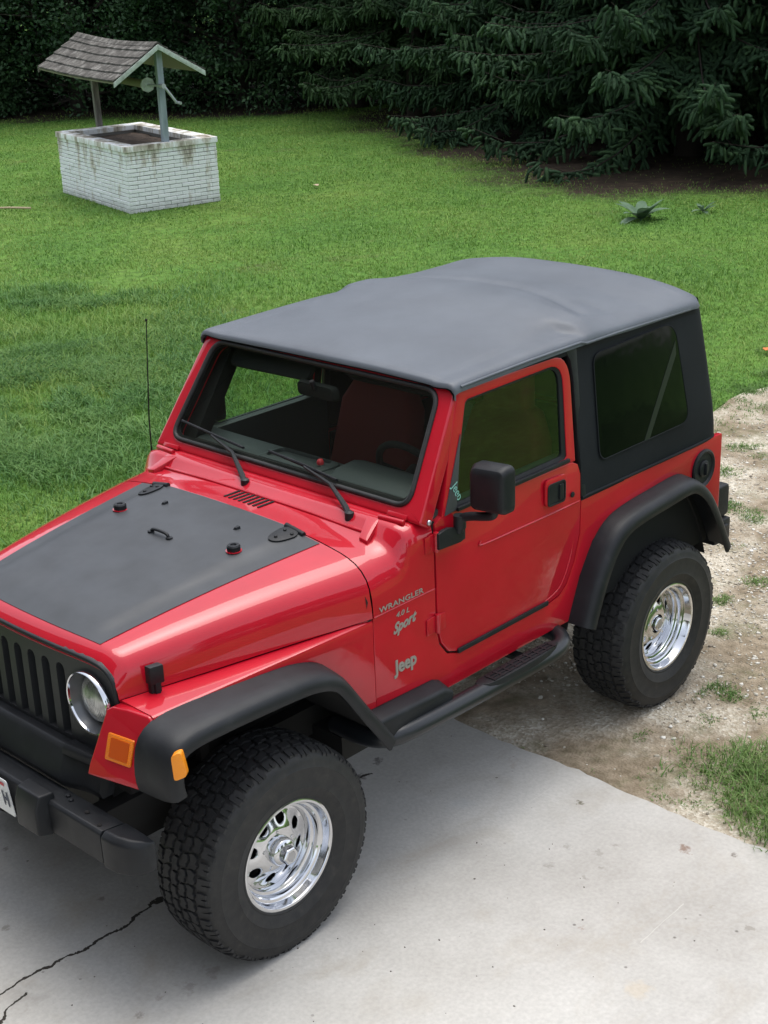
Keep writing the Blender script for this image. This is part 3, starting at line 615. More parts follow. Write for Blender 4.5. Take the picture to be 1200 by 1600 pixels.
# ---- grille with seven slots, headlamps
GX = lambda y: 2.836 - 0.030 * (abs(y) / 0.53) ** 2
TOP = [(y, z - 0.004) for y, z in SEC_F]
def grille_top(y): return float(np.interp(abs(y), [a for a, _ in SEC_F], [c for _, c in SEC_F])) - 0.026
b = B(); slots = [0.0815 * k for k in range(-3, 4)]; zb, zt, hw = 0.868, 1.138, 0.0225
edges = [-0.528] + [e for s in slots for e in (s - hw, s + hw)] + [0.528]
def gv(y, z, d=0.0): return (GX(y) + d, y, z)
for i in range(len(edges) - 1):
    y0, y1 = edges[i], edges[i + 1]; ys = np.linspace(y0, y1, 14 if i in (0, len(edges) - 2) else 4)
    if i in (0, len(edges) - 2):                            # end panel with a round lamp opening
        sg = -1 if i == 0 else 1; K = 72; hc = (sg * 0.393, 1.036); L0, L1 = [], []
        ya, yb = min(y0, y1), max(y0, y1)
        for k in range(K):
            a = 2 * PI * k / K; dy, dz = math.cos(a), math.sin(a); m = 9.0
            if dy > 1e-6: m = min(m, (yb - hc[0]) / dy)
            if dy < -1e-6: m = min(m, (ya - hc[0]) / dy)
            if dz < -1e-6: m = min(m, (0.84 - hc[1]) / dz)
            q = 0.0
            for _ in range(60):                             # march to the curved top edge
                if q >= m or hc[1] + dz * q > grille_top(hc[0] + dy * q): break
                q += 0.005
            q = min(q, m); L0.append(gv(hc[0] + dy * q, hc[1] + dz * q)); L1.append(gv(hc[0] + dy * 0.108, hc[1] + dz * 0.108))
        bk = lambda L: [(x - 0.03, y, z) for x, y, z in L]
        b.ring(L0, L1, bk(L0), bk(L1))
    elif i % 2 == 0:
        lo = [gv(y, max(0.84, 0.84 + 0.0 * abs(y))) for y in ys]; hi = [gv(y, grille_top(y)) for y in ys]
        b.prism(lo + hi[::-1], [(x - 0.03, y, z) for x, y, z in lo + hi[::-1]])
    else:
        for za, zb_ in ((0.84, zb), (zt, None)):
            lo = [gv(y, za + (0.022 * max(0.0, 1 - ((y - (y0 + y1) / 2) / hw) ** 2) ** 0.5 - 0.022 if za == zt else 0)) for y in np.linspace(y0, y1, 9)]
            hi = [gv(y, zb_ if zb_ else grille_top(y)) for y in np.linspace(y0, y1, 9)]
            b.prism(lo + hi[::-1], [(x - 0.03, y, z) for x, y, z in lo + hi[::-1]])
grille = obj('grille', b, GRL, car, 0.0, smooth=30)
b = B(); b.box(2.70, 2.775, -0.50, 0.50, 0.70, 1.10); obj('radiator', b, GAP, car)
b = B()                                                     # edge bead around the grille
e = [(GX(y) + 0.001, y, grille_top(y) - 0.003) for y in np.linspace(-0.515, 0.515, 61)]
b.tube([(GX(.528) + .001, -0.526, 0.86), (GX(.528) + .001, -0.527, 1.06)] + e + [(GX(.528) + .001, 0.527, 1.06), (GX(.528) + .001, 0.526, 0.86)], 0.008, 8); obj('grille_edge', b, BLK, grille, smooth=60)
for s in (1, -1):
    hy, hz = 0.393, 1.036; hx = GX(0.40)
    hl = empty('headlight', (hx, s * hy, hz), car)
    b = B(); b.lathe([(0.100, -0.005), (0.116, 0.002), (0.116, 0.014), (0.111, 0.021), (0.107, 0.019), (0.1045, 0.012)], (hx, s * hy, hz), 'x', 56); obj('bezel', b, CHROME, hl, smooth=40)
    b = B(); b.lathe([(0.1046, 0.0125), (0.100, 0.000), (0.092, -0.022), (0.088, -0.045)], (hx, s * hy, hz), 'x', 56); obj('lamp_bucket', b, BUCKET, hl, smooth=40)
    b = B(); b.lathe([(0.090, -0.036), (0.087, -0.026), (0.072, -0.010), (0.045, 0.000), (0.02, 0.004), (0.001, 0.005)], (hx, s * hy, hz), 'x', 48); obj('lens', b, LENS, hl, smooth=60)

# ---- front fenders
def fout(x): return 0.768 - (0.768 - 0.705) * min(1, max(0, (x - 1.86) / 0.95))
def fin(x):  return 0.762 - (0.762 - 0.530) * min(1, max(0, (x - 1.86) / 0.98))
arcF = [(2.905, 0.86), (2.865, 0.86), (2.855, 0.98), (2.835, 1.02), (2.79, 1.045), (2.68, 1.055), (2.315, 1.045), (2.226, 1.038), (2.137, 1.012), (2.077, 0.972), (1.974, 0.825), (1.884, 0.700), (1.856, 0.655)]
def fender(s):
    b = B(); top = []
    zt = lambda x: 1.094 - 0.012 * (x - 1.86)
    xs = np.linspace(1.858, 2.80, 18)
    # shelf
    b.loft([[(x, s * fin(x), zt(x) + 0.002), (x, s * (fout(x) - 0.012), zt(x)), (x, s * (fout(x) - 0.003), zt(x) - 0.005), (x, s * fout(x), zt(x) - 0.014), (x, s * fout(x), zt(x) - 0.05), (x, s * (fout(x) - 0.02), zt(x) - 0.05), (x, s * fin(x), zt(x) - 0.03)] for x in xs])
    # outer side below the shelf, over the arch
    o = [(x, zt(x) - 0.02) for x in np.linspace(1.858, 2.80, 8)]
    lowp = [q for q in arcF[4:]]
    poly = o + [(2.80, 1.040)] + lowp[1:]
    b.prism([(x, s * fout(x) - s * 0.001, z) for x, z in poly], [(x, s * (fout(x) - 0.02), z) for x, z in poly])
    return b
for s in (1, -1):
    fe = obj('fender', fender(s), RED, car, 0.0, smooth=38)
    b = B()                                                 # nose: front face that carries the turn signal
    P = lambda y, z, d=0: (2.838 + 0.30 * (1.07 - z) - 0.16 * (y - 0.53) + d, s * y, z)
    ft = [(0.512, 1.060), (0.535, 1.074), (0.60, 1.080), (0.69, 1.080), (0.705, 1.068), (0.702, 0.90), (0.698, 0.845), (0.47, 0.835), (0.472, 0.87)]
    b.prism([P(y, z) for y, z in ft], [(2.795 if z > .95 else 2.83, s * y, z) for y, z in ft])
    obj('fender_nose', b, RED, fe, 0.008, 3, smooth=50)
    b = B()
    q = [(0.540, 0.995), (0.540, 0.908), (0.652, 0.908), (0.652, 0.995)]
    lo = rrect([P(y, z, 0.001) for y, z in q], 0.006, 3); hi = rrect([P(y, z, 0.006) for y, z in q], 0.006, 3); b.prism(lo, hi)
    ts = obj('turn_signal', b, AMBER, car, 0.003)
    q = [(0.556, 0.983), (0.556, 0.920), (0.636, 0.920), (0.636, 0.983)]
    b = B(); b.prism(rrect([P(y, z, 0.0055) for y, z in q], 0.004, 2), rrect([P(y, z, 0.0075) for y, z in q], 0.004, 2)); obj('signal_lens', b, AMBERD, ts)
    # inner wing and wheel well
    b = B(); ar = smooth_path([(2.79, 0.80), (2.785, 0.98), (2.72, 1.045), (2.3, 1.035), (2.15, 1.0), (2.0, 0.83), (1.88, 0.66)], 2)
    b.loft([[(x, s * 0.745, z) for x, z in ar], [(x, s * 0.38, z) for x, z in ar]], False)
    b.add([(2.77, s * 0.38, 0.42), (2.77, s * 0.38, 1.05), (1.86, s * 0.38, 1.05), (1.86, s * 0.38, 0.42)], [(0, 1, 2, 3)])
    obj('wheel_well', b, UNDER, car, smooth=50)
    b = B(); ar = smooth_path([(0.66, 0.60), (0.60, 0.80), (0.50, 0.97), (0.38, 1.03), (-0.08, 1.05), (-0.17, 1.03), (-0.29, 0.9), (-0.38, 0.74), (-0.43, 0.60)], 2)
    b.loft([[(x, s * 0.745, z) for x, z in ar], [(x, s * 0.40, z) for x, z in ar]], False)
    b.add([(0.66, s * 0.40, 0.42), (0.66, s * 0.40, 1.06), (-0.47, s * 0.40, 1.06), (-0.47, s * 0.40, 0.42)], [(0, 1, 2, 3)])
    obj('wheel_well', b, UNDER, car, smooth=50)

# ---- fender flares
def flare(J, s, ybase, wid=0.105, drop=0.062, n=46):
    J = resample(smooth_path(J, 3), n); T = np.gradient(J, axis=0); T /= np.linalg.norm(T, axis=1)[:, None]
    N = np.stack([-T[:, 1], T[:, 0]], 1); cxy = J.mean(0) - (0, 0.25)
    if ((cxy - J) * N).sum(1).mean() < 0: N = -N
    rings = []
    for i in range(n):
        yb = ybase(J[i, 0]); q = lambda d, y: (J[i, 0] + N[i, 0] * d, s * y, J[i, 1] + N[i, 1] * d)
        yo = 0.865
        rings.append([q(-0.002, yb - 0.004), q(-0.001, yb + 0.006), q(0.004, yb + (yo - yb) * 0.45), q(0.008, yb + (yo - yb) * 0.70), q(0.017, yb + (yo - yb) * 0.90), q(0.030, yo - 0.001), q(drop, yo + 0.004), q(drop + 0.006, yo - 0.002), q(drop + 0.004, yo - 0.012), q(0.040, yo - 0.02), q(0.028, yb + 0.03), q(0.03, yb - 0.02)])
    b = B(); b.loft(rings, True, True); return b
JF = [(2.880, 0.850), (2.889, 0.885), (2.890, 0.945), (2.872, 1.035), (2.800, 1.076), (2.68, 1.080), (2.46, 1.073), (2.315, 1.066), (2.226, 1.058), (2.130, 1.030), (2.070, 0.982), (1.974, 0.838), (1.890, 0.725), (1.838, 0.650)]
JR = [(0.682, 0.650), (0.650, 0.730), (0.600, 0.845), (0.515, 0.976), (0.420, 1.048), (0.284, 1.072), (0.10, 1.082), (-0.088, 1.095), (-0.170, 1.082), (-0.280, 1.003), (-0.365, 0.884), (-0.440, 0.755), (-0.490, 0.668)]
for s in (1, -1):
    ff = obj('fender_flare', flare(JF, s, lambda x: fout(x)), BLK, car, smooth=55)
    q = [(2.842, 1.016), (2.812, 0.925), (2.838, 0.925), (2.868, 1.005)]
    yy = lambda x: 0.866 - 2.2 * max(0, x - 2.815) ** 1.2
    b = B(); C = [(2.826, 0.864, 1.040), (2.852, 0.846, 1.030), (2.850, 0.850, 0.940), (2.812, 0.868, 0.948)]
    C = [(x + .012, s * (y + .016), z) for x, y, z in C]
    lo = rrect(C, 0.012, 3); b.prism([(x - .02, y - s * .012, z) for x, y, z in lo], [(x + .003, y + s * .004, z) for x, y, z in lo]); obj('side_marker', b, MARKER, ff, 0.003)
    obj('fender_flare', flare(JR, s, lambda x: YS), BLK, car, smooth=55)
    # black moulding behind the front wheel
    b = B(); pts = [(1.905, 0.655), (1.930, 0.705), (1.955, 0.775), (1.58, 0.762), (1.545, 0.748), (1.528, 0.715), (1.533, 0.685), (1.56, 0.668)]
    pts = [(x - 0.03, z - 0.028) for x, z in pts]
    b.prism([(x, s * 0.760, z) for x, z in pts], [(x, s * 0.838, z - (0.022 if z > .70 else 0)) for x, z in pts]); obj('rocker_moulding', b, BLK, car, 0.016, 3, smooth=50)

# ---- doors
def door(s):
    D = empty('door', (1.05, s * YS, 0.79), car)
    low = [(0.612, 1.30), (0.6085, 1.18), (0.6125, 1.04), (0.648, 0.93), (0.697, 0.842), (0.748, 0.804), (0.83, 0.791), (1.392, 0.791), (1.45, 0.812), (1.490, 0.864), (1.508, 0.93), (1.508, 1.352), (1.46, 1.372), (1.05, 1.366), (0.66, 1.362), (0.625, 1.345)]
    b = B(); A = [(x, s * (ysd(z) - 0.032), z) for x, z in low]; C = [(x, s * (ysd(z) + 0.003), z) for x, z in low]; b.prism(A, C)
    skin = obj('door_skin', b, RED, D, 0.005, 2, smooth=40)
    cs = [(1.468, 1.362), (1.312, 1.806), (0.625, 1.812), (0.640, 1.362)]; ci = [(1.402, 1.372), (1.268, 1.764), (0.672, 1.775), (0.694, 1.385)]
    ro, ri = [0.004, 0.02, 0.13, 0.004], [0.01, 0.02, 0.09, 0.02]
    if s < 0: pass
    oo = rrect([(x, 0, z) for x, z in cs], ro, 8); ii = rrect([(x, 0, z) for x, z in ci], ri, 8)
    f = lambda P, off: [(q[0], s * (ysd(q[2]) + off), q[2]) for q in P]
    b = B(); b.ring(f(oo, 0.003), f(ii, 0.003), f(oo, -0.03), f(ii, -0.03), 1); obj('window_frame', b, [RED, DARK], D, 0.004, 2, smooth=40)
    # black run channel around the glass
    i2 = rrect([(x, 0, z) for x, z in [(1.385, 1.392), (1.260, 1.754), (0.690, 1.763), (0.716, 1.400)]], [0.01, 0.02, 0.075, 0.02], 8)
    b = B(); b.ring(f(ii, -0.002), f(i2, -0.006), f(ii, -0.02), f(i2, -0.02)); obj('window_seal', b, BLK, D, 0, smooth=40)
    b = B(); g = f(i2, -0.012); g2 = f(rrect([(x, 0, z) for x, z in [(1.395, 1.385), (1.264, 1.758), (0.684, 1.768), (0.708, 1.39)]], [0.01, 0.02, 0.08, 0.02], 8), -0.012)
    b.add(g2, [tuple(range(len(g2)))]); obj('window_glass', b, TINT, D, 0, smooth=0, recalc=False)
    b = B(); b.slabxz([(1.455, 1.366), (1.372, 1.372), (1.335, 1.60), (1.325, 1.69)], 0, 0.004, None) if False else None
    tri = [(1.452, 1.368), (1.385, 1.374), (1.318, 1.65)]
    b = B(); b.prism([(x, s * (ysd(z) + 0.002), z) for x, z in tri], [(x, s * (ysd(z) + 0.008), z) for x, z in tri]); obj('window_sail', b, mat('grey_sail', (0.055, 0.058, 0.062), 0.5) if 'grey_sail' not in bpy.data.materials else bpy.data.materials['grey_sail'], D, 0.002)
    b = B(); b.prism([(x, s * (YS - 0.006), z) for x, z in [(1.385, 1.368), (1.385, 1.384), (0.69, 1.388), (0.69, 1.372)]], [(x, s * (YS + 0.008), z) for x, z in [(1.385, 1.368), (1.385, 1.384), (0.69, 1.388), (0.69, 1.372)]]); obj('belt_seal', b, BLK, D, 0.003)
    # pressed lines
    yy = s * (YS + 0.0025)
    b = B(); b.tube(smooth_path([(1.250, yy, 1.205), (1.268, yy, 1.192), (1.22, yy, 1.187), (1.0, yy, 1.185), (0.616, yy, 1.182)], 2), 0.0035, 6)
    b.tube(smooth_path([(0.850, yy, 0.806), (0.76, yy, 0.825), (0.715, yy, 0.87), (0.67, yy, 0.96), (0.655, yy, 1.02)], 2), 0.0022, 6)
    obj('crease', b, RED, skin, smooth=60)
    b = B(); pt = [(1.402, 0.786), (1.402, 0.806), (0.832, 0.808), (0.832, 0.788)]
    b.prism([(x, s * (YS + 0.001), z) for x, z in pt], [(x, s * (YS + 0.012), z) for x, z in pt]); obj('trim_strip', b, BLK, D, 0.004)
    # handle: raised red surround, black recess, paddle
    q = [(0.857, 1.225), (0.857, 1.338), (0.718, 1.335), (0.718, 1.222)]
    b = B(); b.prism(rrect([(x, s * (YS + 0.001), z) for x, z in q], 0.025, 4), rrect([(x, s * (YS + 0.012), z) for x, z in q], 0.025, 4)); hd = obj('door_handle', b, RED, D, 0.005, 2)
    q = [(0.846, 1.222), (0.846, 1.318), (0.728, 1.315), (0.728, 1.219)]; qi = [(0.838, 1.230), (0.838, 1.310), (0.736, 1.307), (0.736, 1.227)]
    g = lambda Q, off, r: rrect([(x, s * (YS + off), z) for x, z in Q], r, 4)
    b = B(); b.ring(g(q, 0.016, .02), g(qi, 0.016, .015), g(q, 0.008, .02), g(qi, 0.008, .015)); b.prism(g(qi, 0.004, .015), g(qi, 0.0125, .015)); obj('handle_recess', b, BLK, hd, 0.001)
    q = [(0.772, 1.236), (0.772, 1.302), (0.744, 1.300), (0.744, 1.234)]
    b = B(); b.prism(g(q, 0.012, .006), g(q, 0.019, .006)); obj('handle_paddle', b, BLK, hd, 0.003)
    b = B(); b.lathe([(0.012, 0), (0.012, s * 0.004), (0.008, s * 0.005), (0.0005, s * 0.005)], (0.668, s * (YS + 0.003), 1.226), 'y', 20); obj('door_lock', b, BLK, D, smooth=30)
    # hinges
    for z in (0.957, 1.288):
        h = B(); h.prism([(x, s * (YS + 0.002), zz) for x, zz in [(1.470, z - .036), (1.512, z - .036), (1.512, z + .036), (1.470, z + .03)]], [(x, s * (YS + 0.008), zz) for x, zz in [(1.470, z - .036), (1.512, z - .036), (1.512, z + .036), (1.470, z + .03)]])
        h.prism([(x, s * (YS + 0.001), zz) for x, zz in [(1.522, z - .034), (1.572, z - .034), (1.572, z + .03), (1.522, z + .034)]], [(x, s * (YS + 0.006), zz) for x, zz in [(1.522, z - .034), (1.572, z - .034), (1.572, z + .03), (1.522, z + .034)]])
        h.tube([(1.516, s * (YS + 0.010), z - .038), (1.516, s * (YS + 0.010), z + .040)], 0.011, 10); obj('hinge', h, RED, D, 0.002)
    # mirror
    M = empty('door_mirror', (1.47, s * (YS + 0.02), 1.30), D)
    h = B(); A = [(1.522, 1.262), (1.522, 1.325), (1.49, 1.332), (1.46, 1.332), (1.42, 1.320), (1.372, 1.318), (1.372, 1.262), (1.40, 1.256)]
    h.prism([(x, s * (YS + 0.012), z) for x, z in A], [(x, s * (YS + 0.030), z) for x, z in A])
    ob = obj('mirror_bracket', h, BLK, M, 0.004)
    h = B(); h.tube(smooth_path([(1.405, s * 0.790, 1.30), (1.408, s * 0.800, 1.348), (1.40, s * 0.82, 1.368), (1.385, s * 0.925, 1.385), (1.384, s * 0.945, 1.40), (1.384, s * 0.948, 1.45)], 2), 0.017, 12); h.lathe([(0.024, 0), (0.024, 0.05)], (1.407, s * 0.797, 1.318), 'z', 16, True); obj('mirror_arm', h, BLK, M, smooth=50)
    h = B()
    def mr(x, y0, y1, z0, z1, r):
        y0, y1, z0, z1 = [0.943 + (q - 0.943) * 0.90 for q in (y0, y1)] + [1.498 + (q - 1.503) * 0.90 for q in (z0, z1)]
        return rrect([(x, s * y0, z0), (x, s * y1, z0 + .012), (x, s * y1, z1 + .012), (x, s * y0, z1)], r, 5)
    h.loft([mr(1.362, 0.853, 1.033, 1.405, 1.600, .03), mr(1.368, 0.849, 1.037, 1.401, 1.604, .03), mr(1.405, 0.849, 1.037, 1.401, 1.604, .03), mr(1.428, 0.858, 1.030, 1.412, 1.590, .03), mr(1.436, 0.874, 1.014, 1.426, 1.572, .025)])
    obj('mirror_shell', h, BLK, M, 0.003, smooth=50)
    h = B(); h.prism(mr(1.361, 0.862, 1.024, 1.414, 1.590, .025), mr(1.358, 0.862, 1.024, 1.414, 1.590, .025)); obj('mirror_glass', h, CHROME, M)
    return D
dL = door(1); dR = door(-1)
for o in dR.children:                                       # the far mirror is folded back against the door
    if o.name.startswith('door_mirror'):
        for q in o.children:
            if not q.name.startswith('mirror_bracket'): q.location = q.location + Vector((-0.18, 0.085, -0.03))
text('window_sticker', 'Jeep', 0.05, mat('teal_sticker', (0.25, 0.55, 0.48), 0.5), dL, (1.405, YS - 0.007, 1.470), (-0.45, 0, -0.89), (-0.89, 0, 0.45), 0.0005, 0, 0.9)

# ---- windscreen frame
def wp(y, t, off=0.0): return (1.600 - 0.290 * t + 0.838 * off, y, 1.370 + 0.450 * t + 0.545 * off)
def wl(cs, r, off): return rrect([wp(y, t, off) for y, t in cs], r, 7)
Wo = [(-0.768, 0.018), (0.768, 0.018), (0.706, 1.0), (-0.706, 1.0)]; Wi = [(-0.692, 0.105), (0.692, 0.105), (0.640, 0.955), (-0.640, 0.955)]
ws = empty('windscreen', (1.5, 0, 1.37), car)
b = B(); b.ring(wl(Wo, .015, 0), wl(Wi, .07, 0), wl(Wo, .015, -0.07), wl(Wi, .07, -0.06), 1); obj('windscreen_frame', b, [RED, DARK], ws, 0.012, 3, smooth=50)
b = B(); n = 40                                            # rubber seal
Lp = wl([(-0.688, 0.110), (0.688, 0.110), (0.637, 0.950), (-0.637, 0.950)], .07, 0.0)
b.tube(Lp, 0.0105, 8, closed=True); obj('windscreen_seal', b, RUB, ws, smooth=70)
b = B(); g = wl([(-0.690, 0.108), (0.690, 0.108), (0.638, 0.952), (-0.638, 0.952)], .07, -0.004); b.add(g, [tuple(range(len(g)))]); obj('windscreen_glass', b, GLASS, ws, smooth=0, recalc=False)
b = B()                                                    # black ceramic band behind the glass
b.ring(wl([(-0.690, 0.108), (0.690, 0.108), (0.638, 0.952), (-0.638, 0.952)], .07, -0.007), wl([(-0.672, 0.15), (0.672, 0.15), (0.622, 0.925), (-0.622, 0.925)], .06, -0.007), wl([(-0.690, 0.108), (0.690, 0.108), (0.638, 0.952), (-0.638, 0.952)], .07, -0.010), wl([(-0.672, 0.15), (0.672, 0.15), (0.622, 0.925), (-0.622, 0.925)], .06, -0.010)); obj('glass_border', b, GAP, ws)
for s in (1, -1):
    b = B(); b.prism([wp(s * .730, .06, -.064), wp(s * .615, .06, -.064), wp(s * .600, .97, -.064), wp(s * .690, .97, -.064)], [wp(s * .730, .06, -.150), wp(s * .630, .06, -.150), wp(s * .615, .97, -.150), wp(s * .690, .97, -.150)]); obj('pillar_trim', b, DARK, ws, 0.006)
    b = B(); b.tube([(1.632, s * 0.600, 1.383), (1.622, s * 0.715, 1.383)], 0.011, 10); b.prism([wp(s * 0.61, 0.02, .004), wp(s * 0.705, 0.02, .004), wp(s * 0.705, 0.055, .004), wp(s * 0.61, 0.055, .004)], [wp(s * 0.61, 0.02, .012), wp(s * 0.705, 0.02, .012), wp(s * 0.705, 0.055, .012), wp(s * 0.61, 0.055, .012)]); obj('screen_hinge', b, RED, ws, 0.003)
    b = B(); b.lathe([(0.011, 0), (0.011, s * 0.004), (0.007, s * 0.008), (0.001, s * 0.009)], (1.545, s * 0.767, 1.372), 'y', 16); obj('screen_bolt', b, STEEL, ws, smooth=60)
for (py, by, bt, be0, be1) in [(-0.105, -0.43, 0.205, (-0.645, 0.255), (-0.235, 0.185)), (0.480, 0.135, 0.175, (-0.085, 0.215), (0.315, 0.150))]:
    wpr = empty('wiper', (1.66, py, 1.355), car)
    b = B(); b.tube([(1.672, py, 1.372), (1.655, py - 0.03, 1.392), wp(by + (py - by) * .5, bt * .60, .028), wp(by, bt, .020)], [0.012, 0.012, 0.008, 0.005], 8); b.lathe([(0.018, -0.01), (0.018, 0.03), (0.010, 0.036)], (1.668, py, 1.352), 'z', 14, True); obj('wiper_arm', b, BLK, wpr, smooth=40)
    b = B(); b.tube([wp(be0[0], be0[1], .012), wp(by, bt + .012, .018), wp(be1[0], be1[1], .012)], 0.0055, 6); b.tube([wp(be0[0], be0[1], .006), wp(be1[0], be1[1], .006)], 0.0045, 6); obj('wiper_blade', b, BLK, wpr, smooth=40)

# ---- soft top
XS = [1.335, 1.31, 1.25, 1.10, 0.85, 0.66, 0.54, 0.45, 0.36, 0.22, 0.0, -0.15, -0.28, -0.35, -0.39, -0.415]
ZC = [1.838, 1.852, 1.862, 1.880, 1.908, 1.930, 1.945, 1.950, 1.945, 1.930, 1.920, 1.925, 1.928, 1.918, 1.895, 1.865]
ZH = [1.832, 1.843, 1.848, 1.858, 1.878, 1.900, 1.918, 1.922, 1.908, 1.888, 1.880, 1.886, 1.890, 1.882, 1.868, 1.850]   # at |y| = .58
ZE = [1.826, 1.832, 1.834, 1.838, 1.845, 1.848, 1.850, 1.851, 1.846, 1.842, 1.840, 1.840, 1.838, 1.832, 1.825, 1.818]   # edge
gx = resample(smooth_path(list(zip(XS, ZC)), 2), 150); 
def roof_ring(i):
    x = gx[i, 0]; zc = gx[i, 1]; k = np.interp(-x, [-q for q in XS], range(len(XS))); zh = np.interp(k, range(len(XS)), ZH); ze = np.interp(k, range(len(XS)), ZE)
    yw = 0.718 if x > -0.30 else 0.718 - 0.055 * ((-0.30 - x) / 0.115) ** 2
    half = [(0, zc), (0.25, zc - 0.10 * (zc - zh)), (0.42, zc - 0.45 * (zc - zh)), (0.56, zh + 0.001), (0.64, zh - 0.35 * (zh - ze)), (0.695, ze + 0.012), (yw + .004, ze - 0.004), (yw + .003, ze - 0.030)]
    h = resample(smooth_path([(y * (yw / 0.718 if y > .5 else 1), z) for y, z in half], 2), 36)
    o = []
    for y, z in [(-a, c_) for a, c_ in h[::-1][:-1]] + [tuple(q) for q in h]:
        cr = 0.010 * (vnoise(x * 5 + 3, y * 3 + 9, 5) - 0.5) * (abs(y) < .62)
        d = abs(y); xk = 0.545 - 0.6 * (d - 0.64); fold = -0.036 * (1 / (1 + math.exp(-(x - xk) / 0.008))) * math.exp(-max(0.0, x - xk) / 0.13) * math.exp(-((d - 0.635) / 0.05) ** 2)
        fold += -0.011 * math.exp(-((x - 0.35 + 0.12 * math.cos(y * 3)) / 0.04) ** 2) * (d < .6)
        o.append((x, y, z + cr + fold))
    return o
b = B(); rr = [roof_ring(i) for i in range(len(gx))]
front = [(1.338, y, z - 0.016) for _, y, z in rr[0]]; under = [(1.32, y * 0.99, z - 0.024) for _, y, z in rr[0]]
b.loft([under, front] + rr, False)
top = empty('soft_top', (0.45, 0, 1.19), car)
roof = obj('roof_cover', b, SKYLIT, top, smooth=70)
# inner liner so the roof has thickness
b = B(); b.loft([[(x, y * .985, z - 0.022) for x, y, z in r] for r in rr], False); obj('roof_liner', b, DARK, top, smooth=70)
def plan(z):
    w = ysd(z) + 0.001 - 0.0; t = (z - 1.185) / 0.645; xr = -0.492 + 0.085 * max(0.0, t) ** 1.2; wob = 0.006 * math.sin(9 * z)
    xf = 0.604 if z < 1.5 else 0.604
    p_ = [(xf, w), (0.40, w), (0.10, w + wob * .5), (-0.15, w + wob), (xr + 0.12, w), (xr + 0.05, w - 0.006), (xr + 0.012, w - 0.045), (xr, w - 0.11), (xr - 0.004, 0.3), (xr - 0.006, 0)]
    return [(x, y, z) for x, y in smooth_path(p_, 2)]
zs = [1.178, 1.20, 1.26, 1.35, 1.45, 1.55, 1.65, 1.74, 1.80, 1.836]
rings = []
for z in zs:
    h = plan(z); rings.append([tuple(q) for q in h] + [(x, -y, zz) for x, y, zz in h[::-1][1:]])
b = B(); b.loft(rings, False); obj('side_curtain', b, CLOTH, top, smooth=60)
for s in (1, -1):
    # front upright of the curtain beside the door, with the curved flange over the door top
    b = B(); o = [(1.30, 1.808), (0.70, 1.822), (0.648, 1.815), (0.622, 1.775), (0.612, 1.70), (0.606, 1.2), (0.575, 1.19), (0.575, 1.834), (1.30, 1.822)]
    b.prism([(x, s * (ysd(z) + 0.006), z) for x, z in o], [(x, s * (ysd(z) - 0.02), z) for x, z in o]); obj('door_surround', b, BLK, top, 0.003)
    wc = [(0.478, 1.318), (0.470, 1.765), (-0.135, 1.782), (-0.205, 1.322)]
    b = B(); rc = rrect([(x, 0, z) for x, z in wc], [.05, .05, .09, .07], 7); f = lambda P, off: [(q[0], s * (ysd(q[2]) + off), q[2]) for q in P]
    b.prism(f(rc, 0.0015), f(rc, 0.007)); wn = obj('side_window', b, VINYLWIN, top, 0.003)
    b = B(); b.tube(f(rc, 0.006), 0.003, 6, closed=True); obj('window_stitch', b, CLOTH, wn, smooth=70)
    st = [(0.155, 1.322), (0.115, 1.322), (-0.128, 1.64), (-0.128, 1.70)]
    b = B(); b.prism([(x, s * (ysd(z) + 0.0072), z) for x, z in st], [(x, s * (ysd(z) + 0.0085), z) for x, z in st]); obj('window_strap', b, mat('window_strap', (0.005, 0.008, 0.007), 0.4), wn)
    b = B(); b.tube(smooth_path([(0.60, s * (ysd(1.19) + .001), 1.192), (0.0, s * (YS + .004), 1.190), (-0.40, s * (YS + .002), 1.188), (-0.475, s * 0.735, 1.188), (-0.495, s * 0.66, 1.188)], 2), 0.007, 8); obj('curtain_hem', b, CLOTH, top, smooth=60)
    b = B(); b.tube([(1.30, s * 0.719, 1.822), (0.9, s * 0.720, 1.832), (0.56, s * 0.720, 1.834), (0.52, s * 0.721, 1.823), (0.30, s * 0.721, 1.823), (-0.25, s * 0.717, 1.812), (-0.36, s * 0.695, 1.806)], 0.006, 8); obj('roof_seam', b, SKYLIT, top, smooth=60)

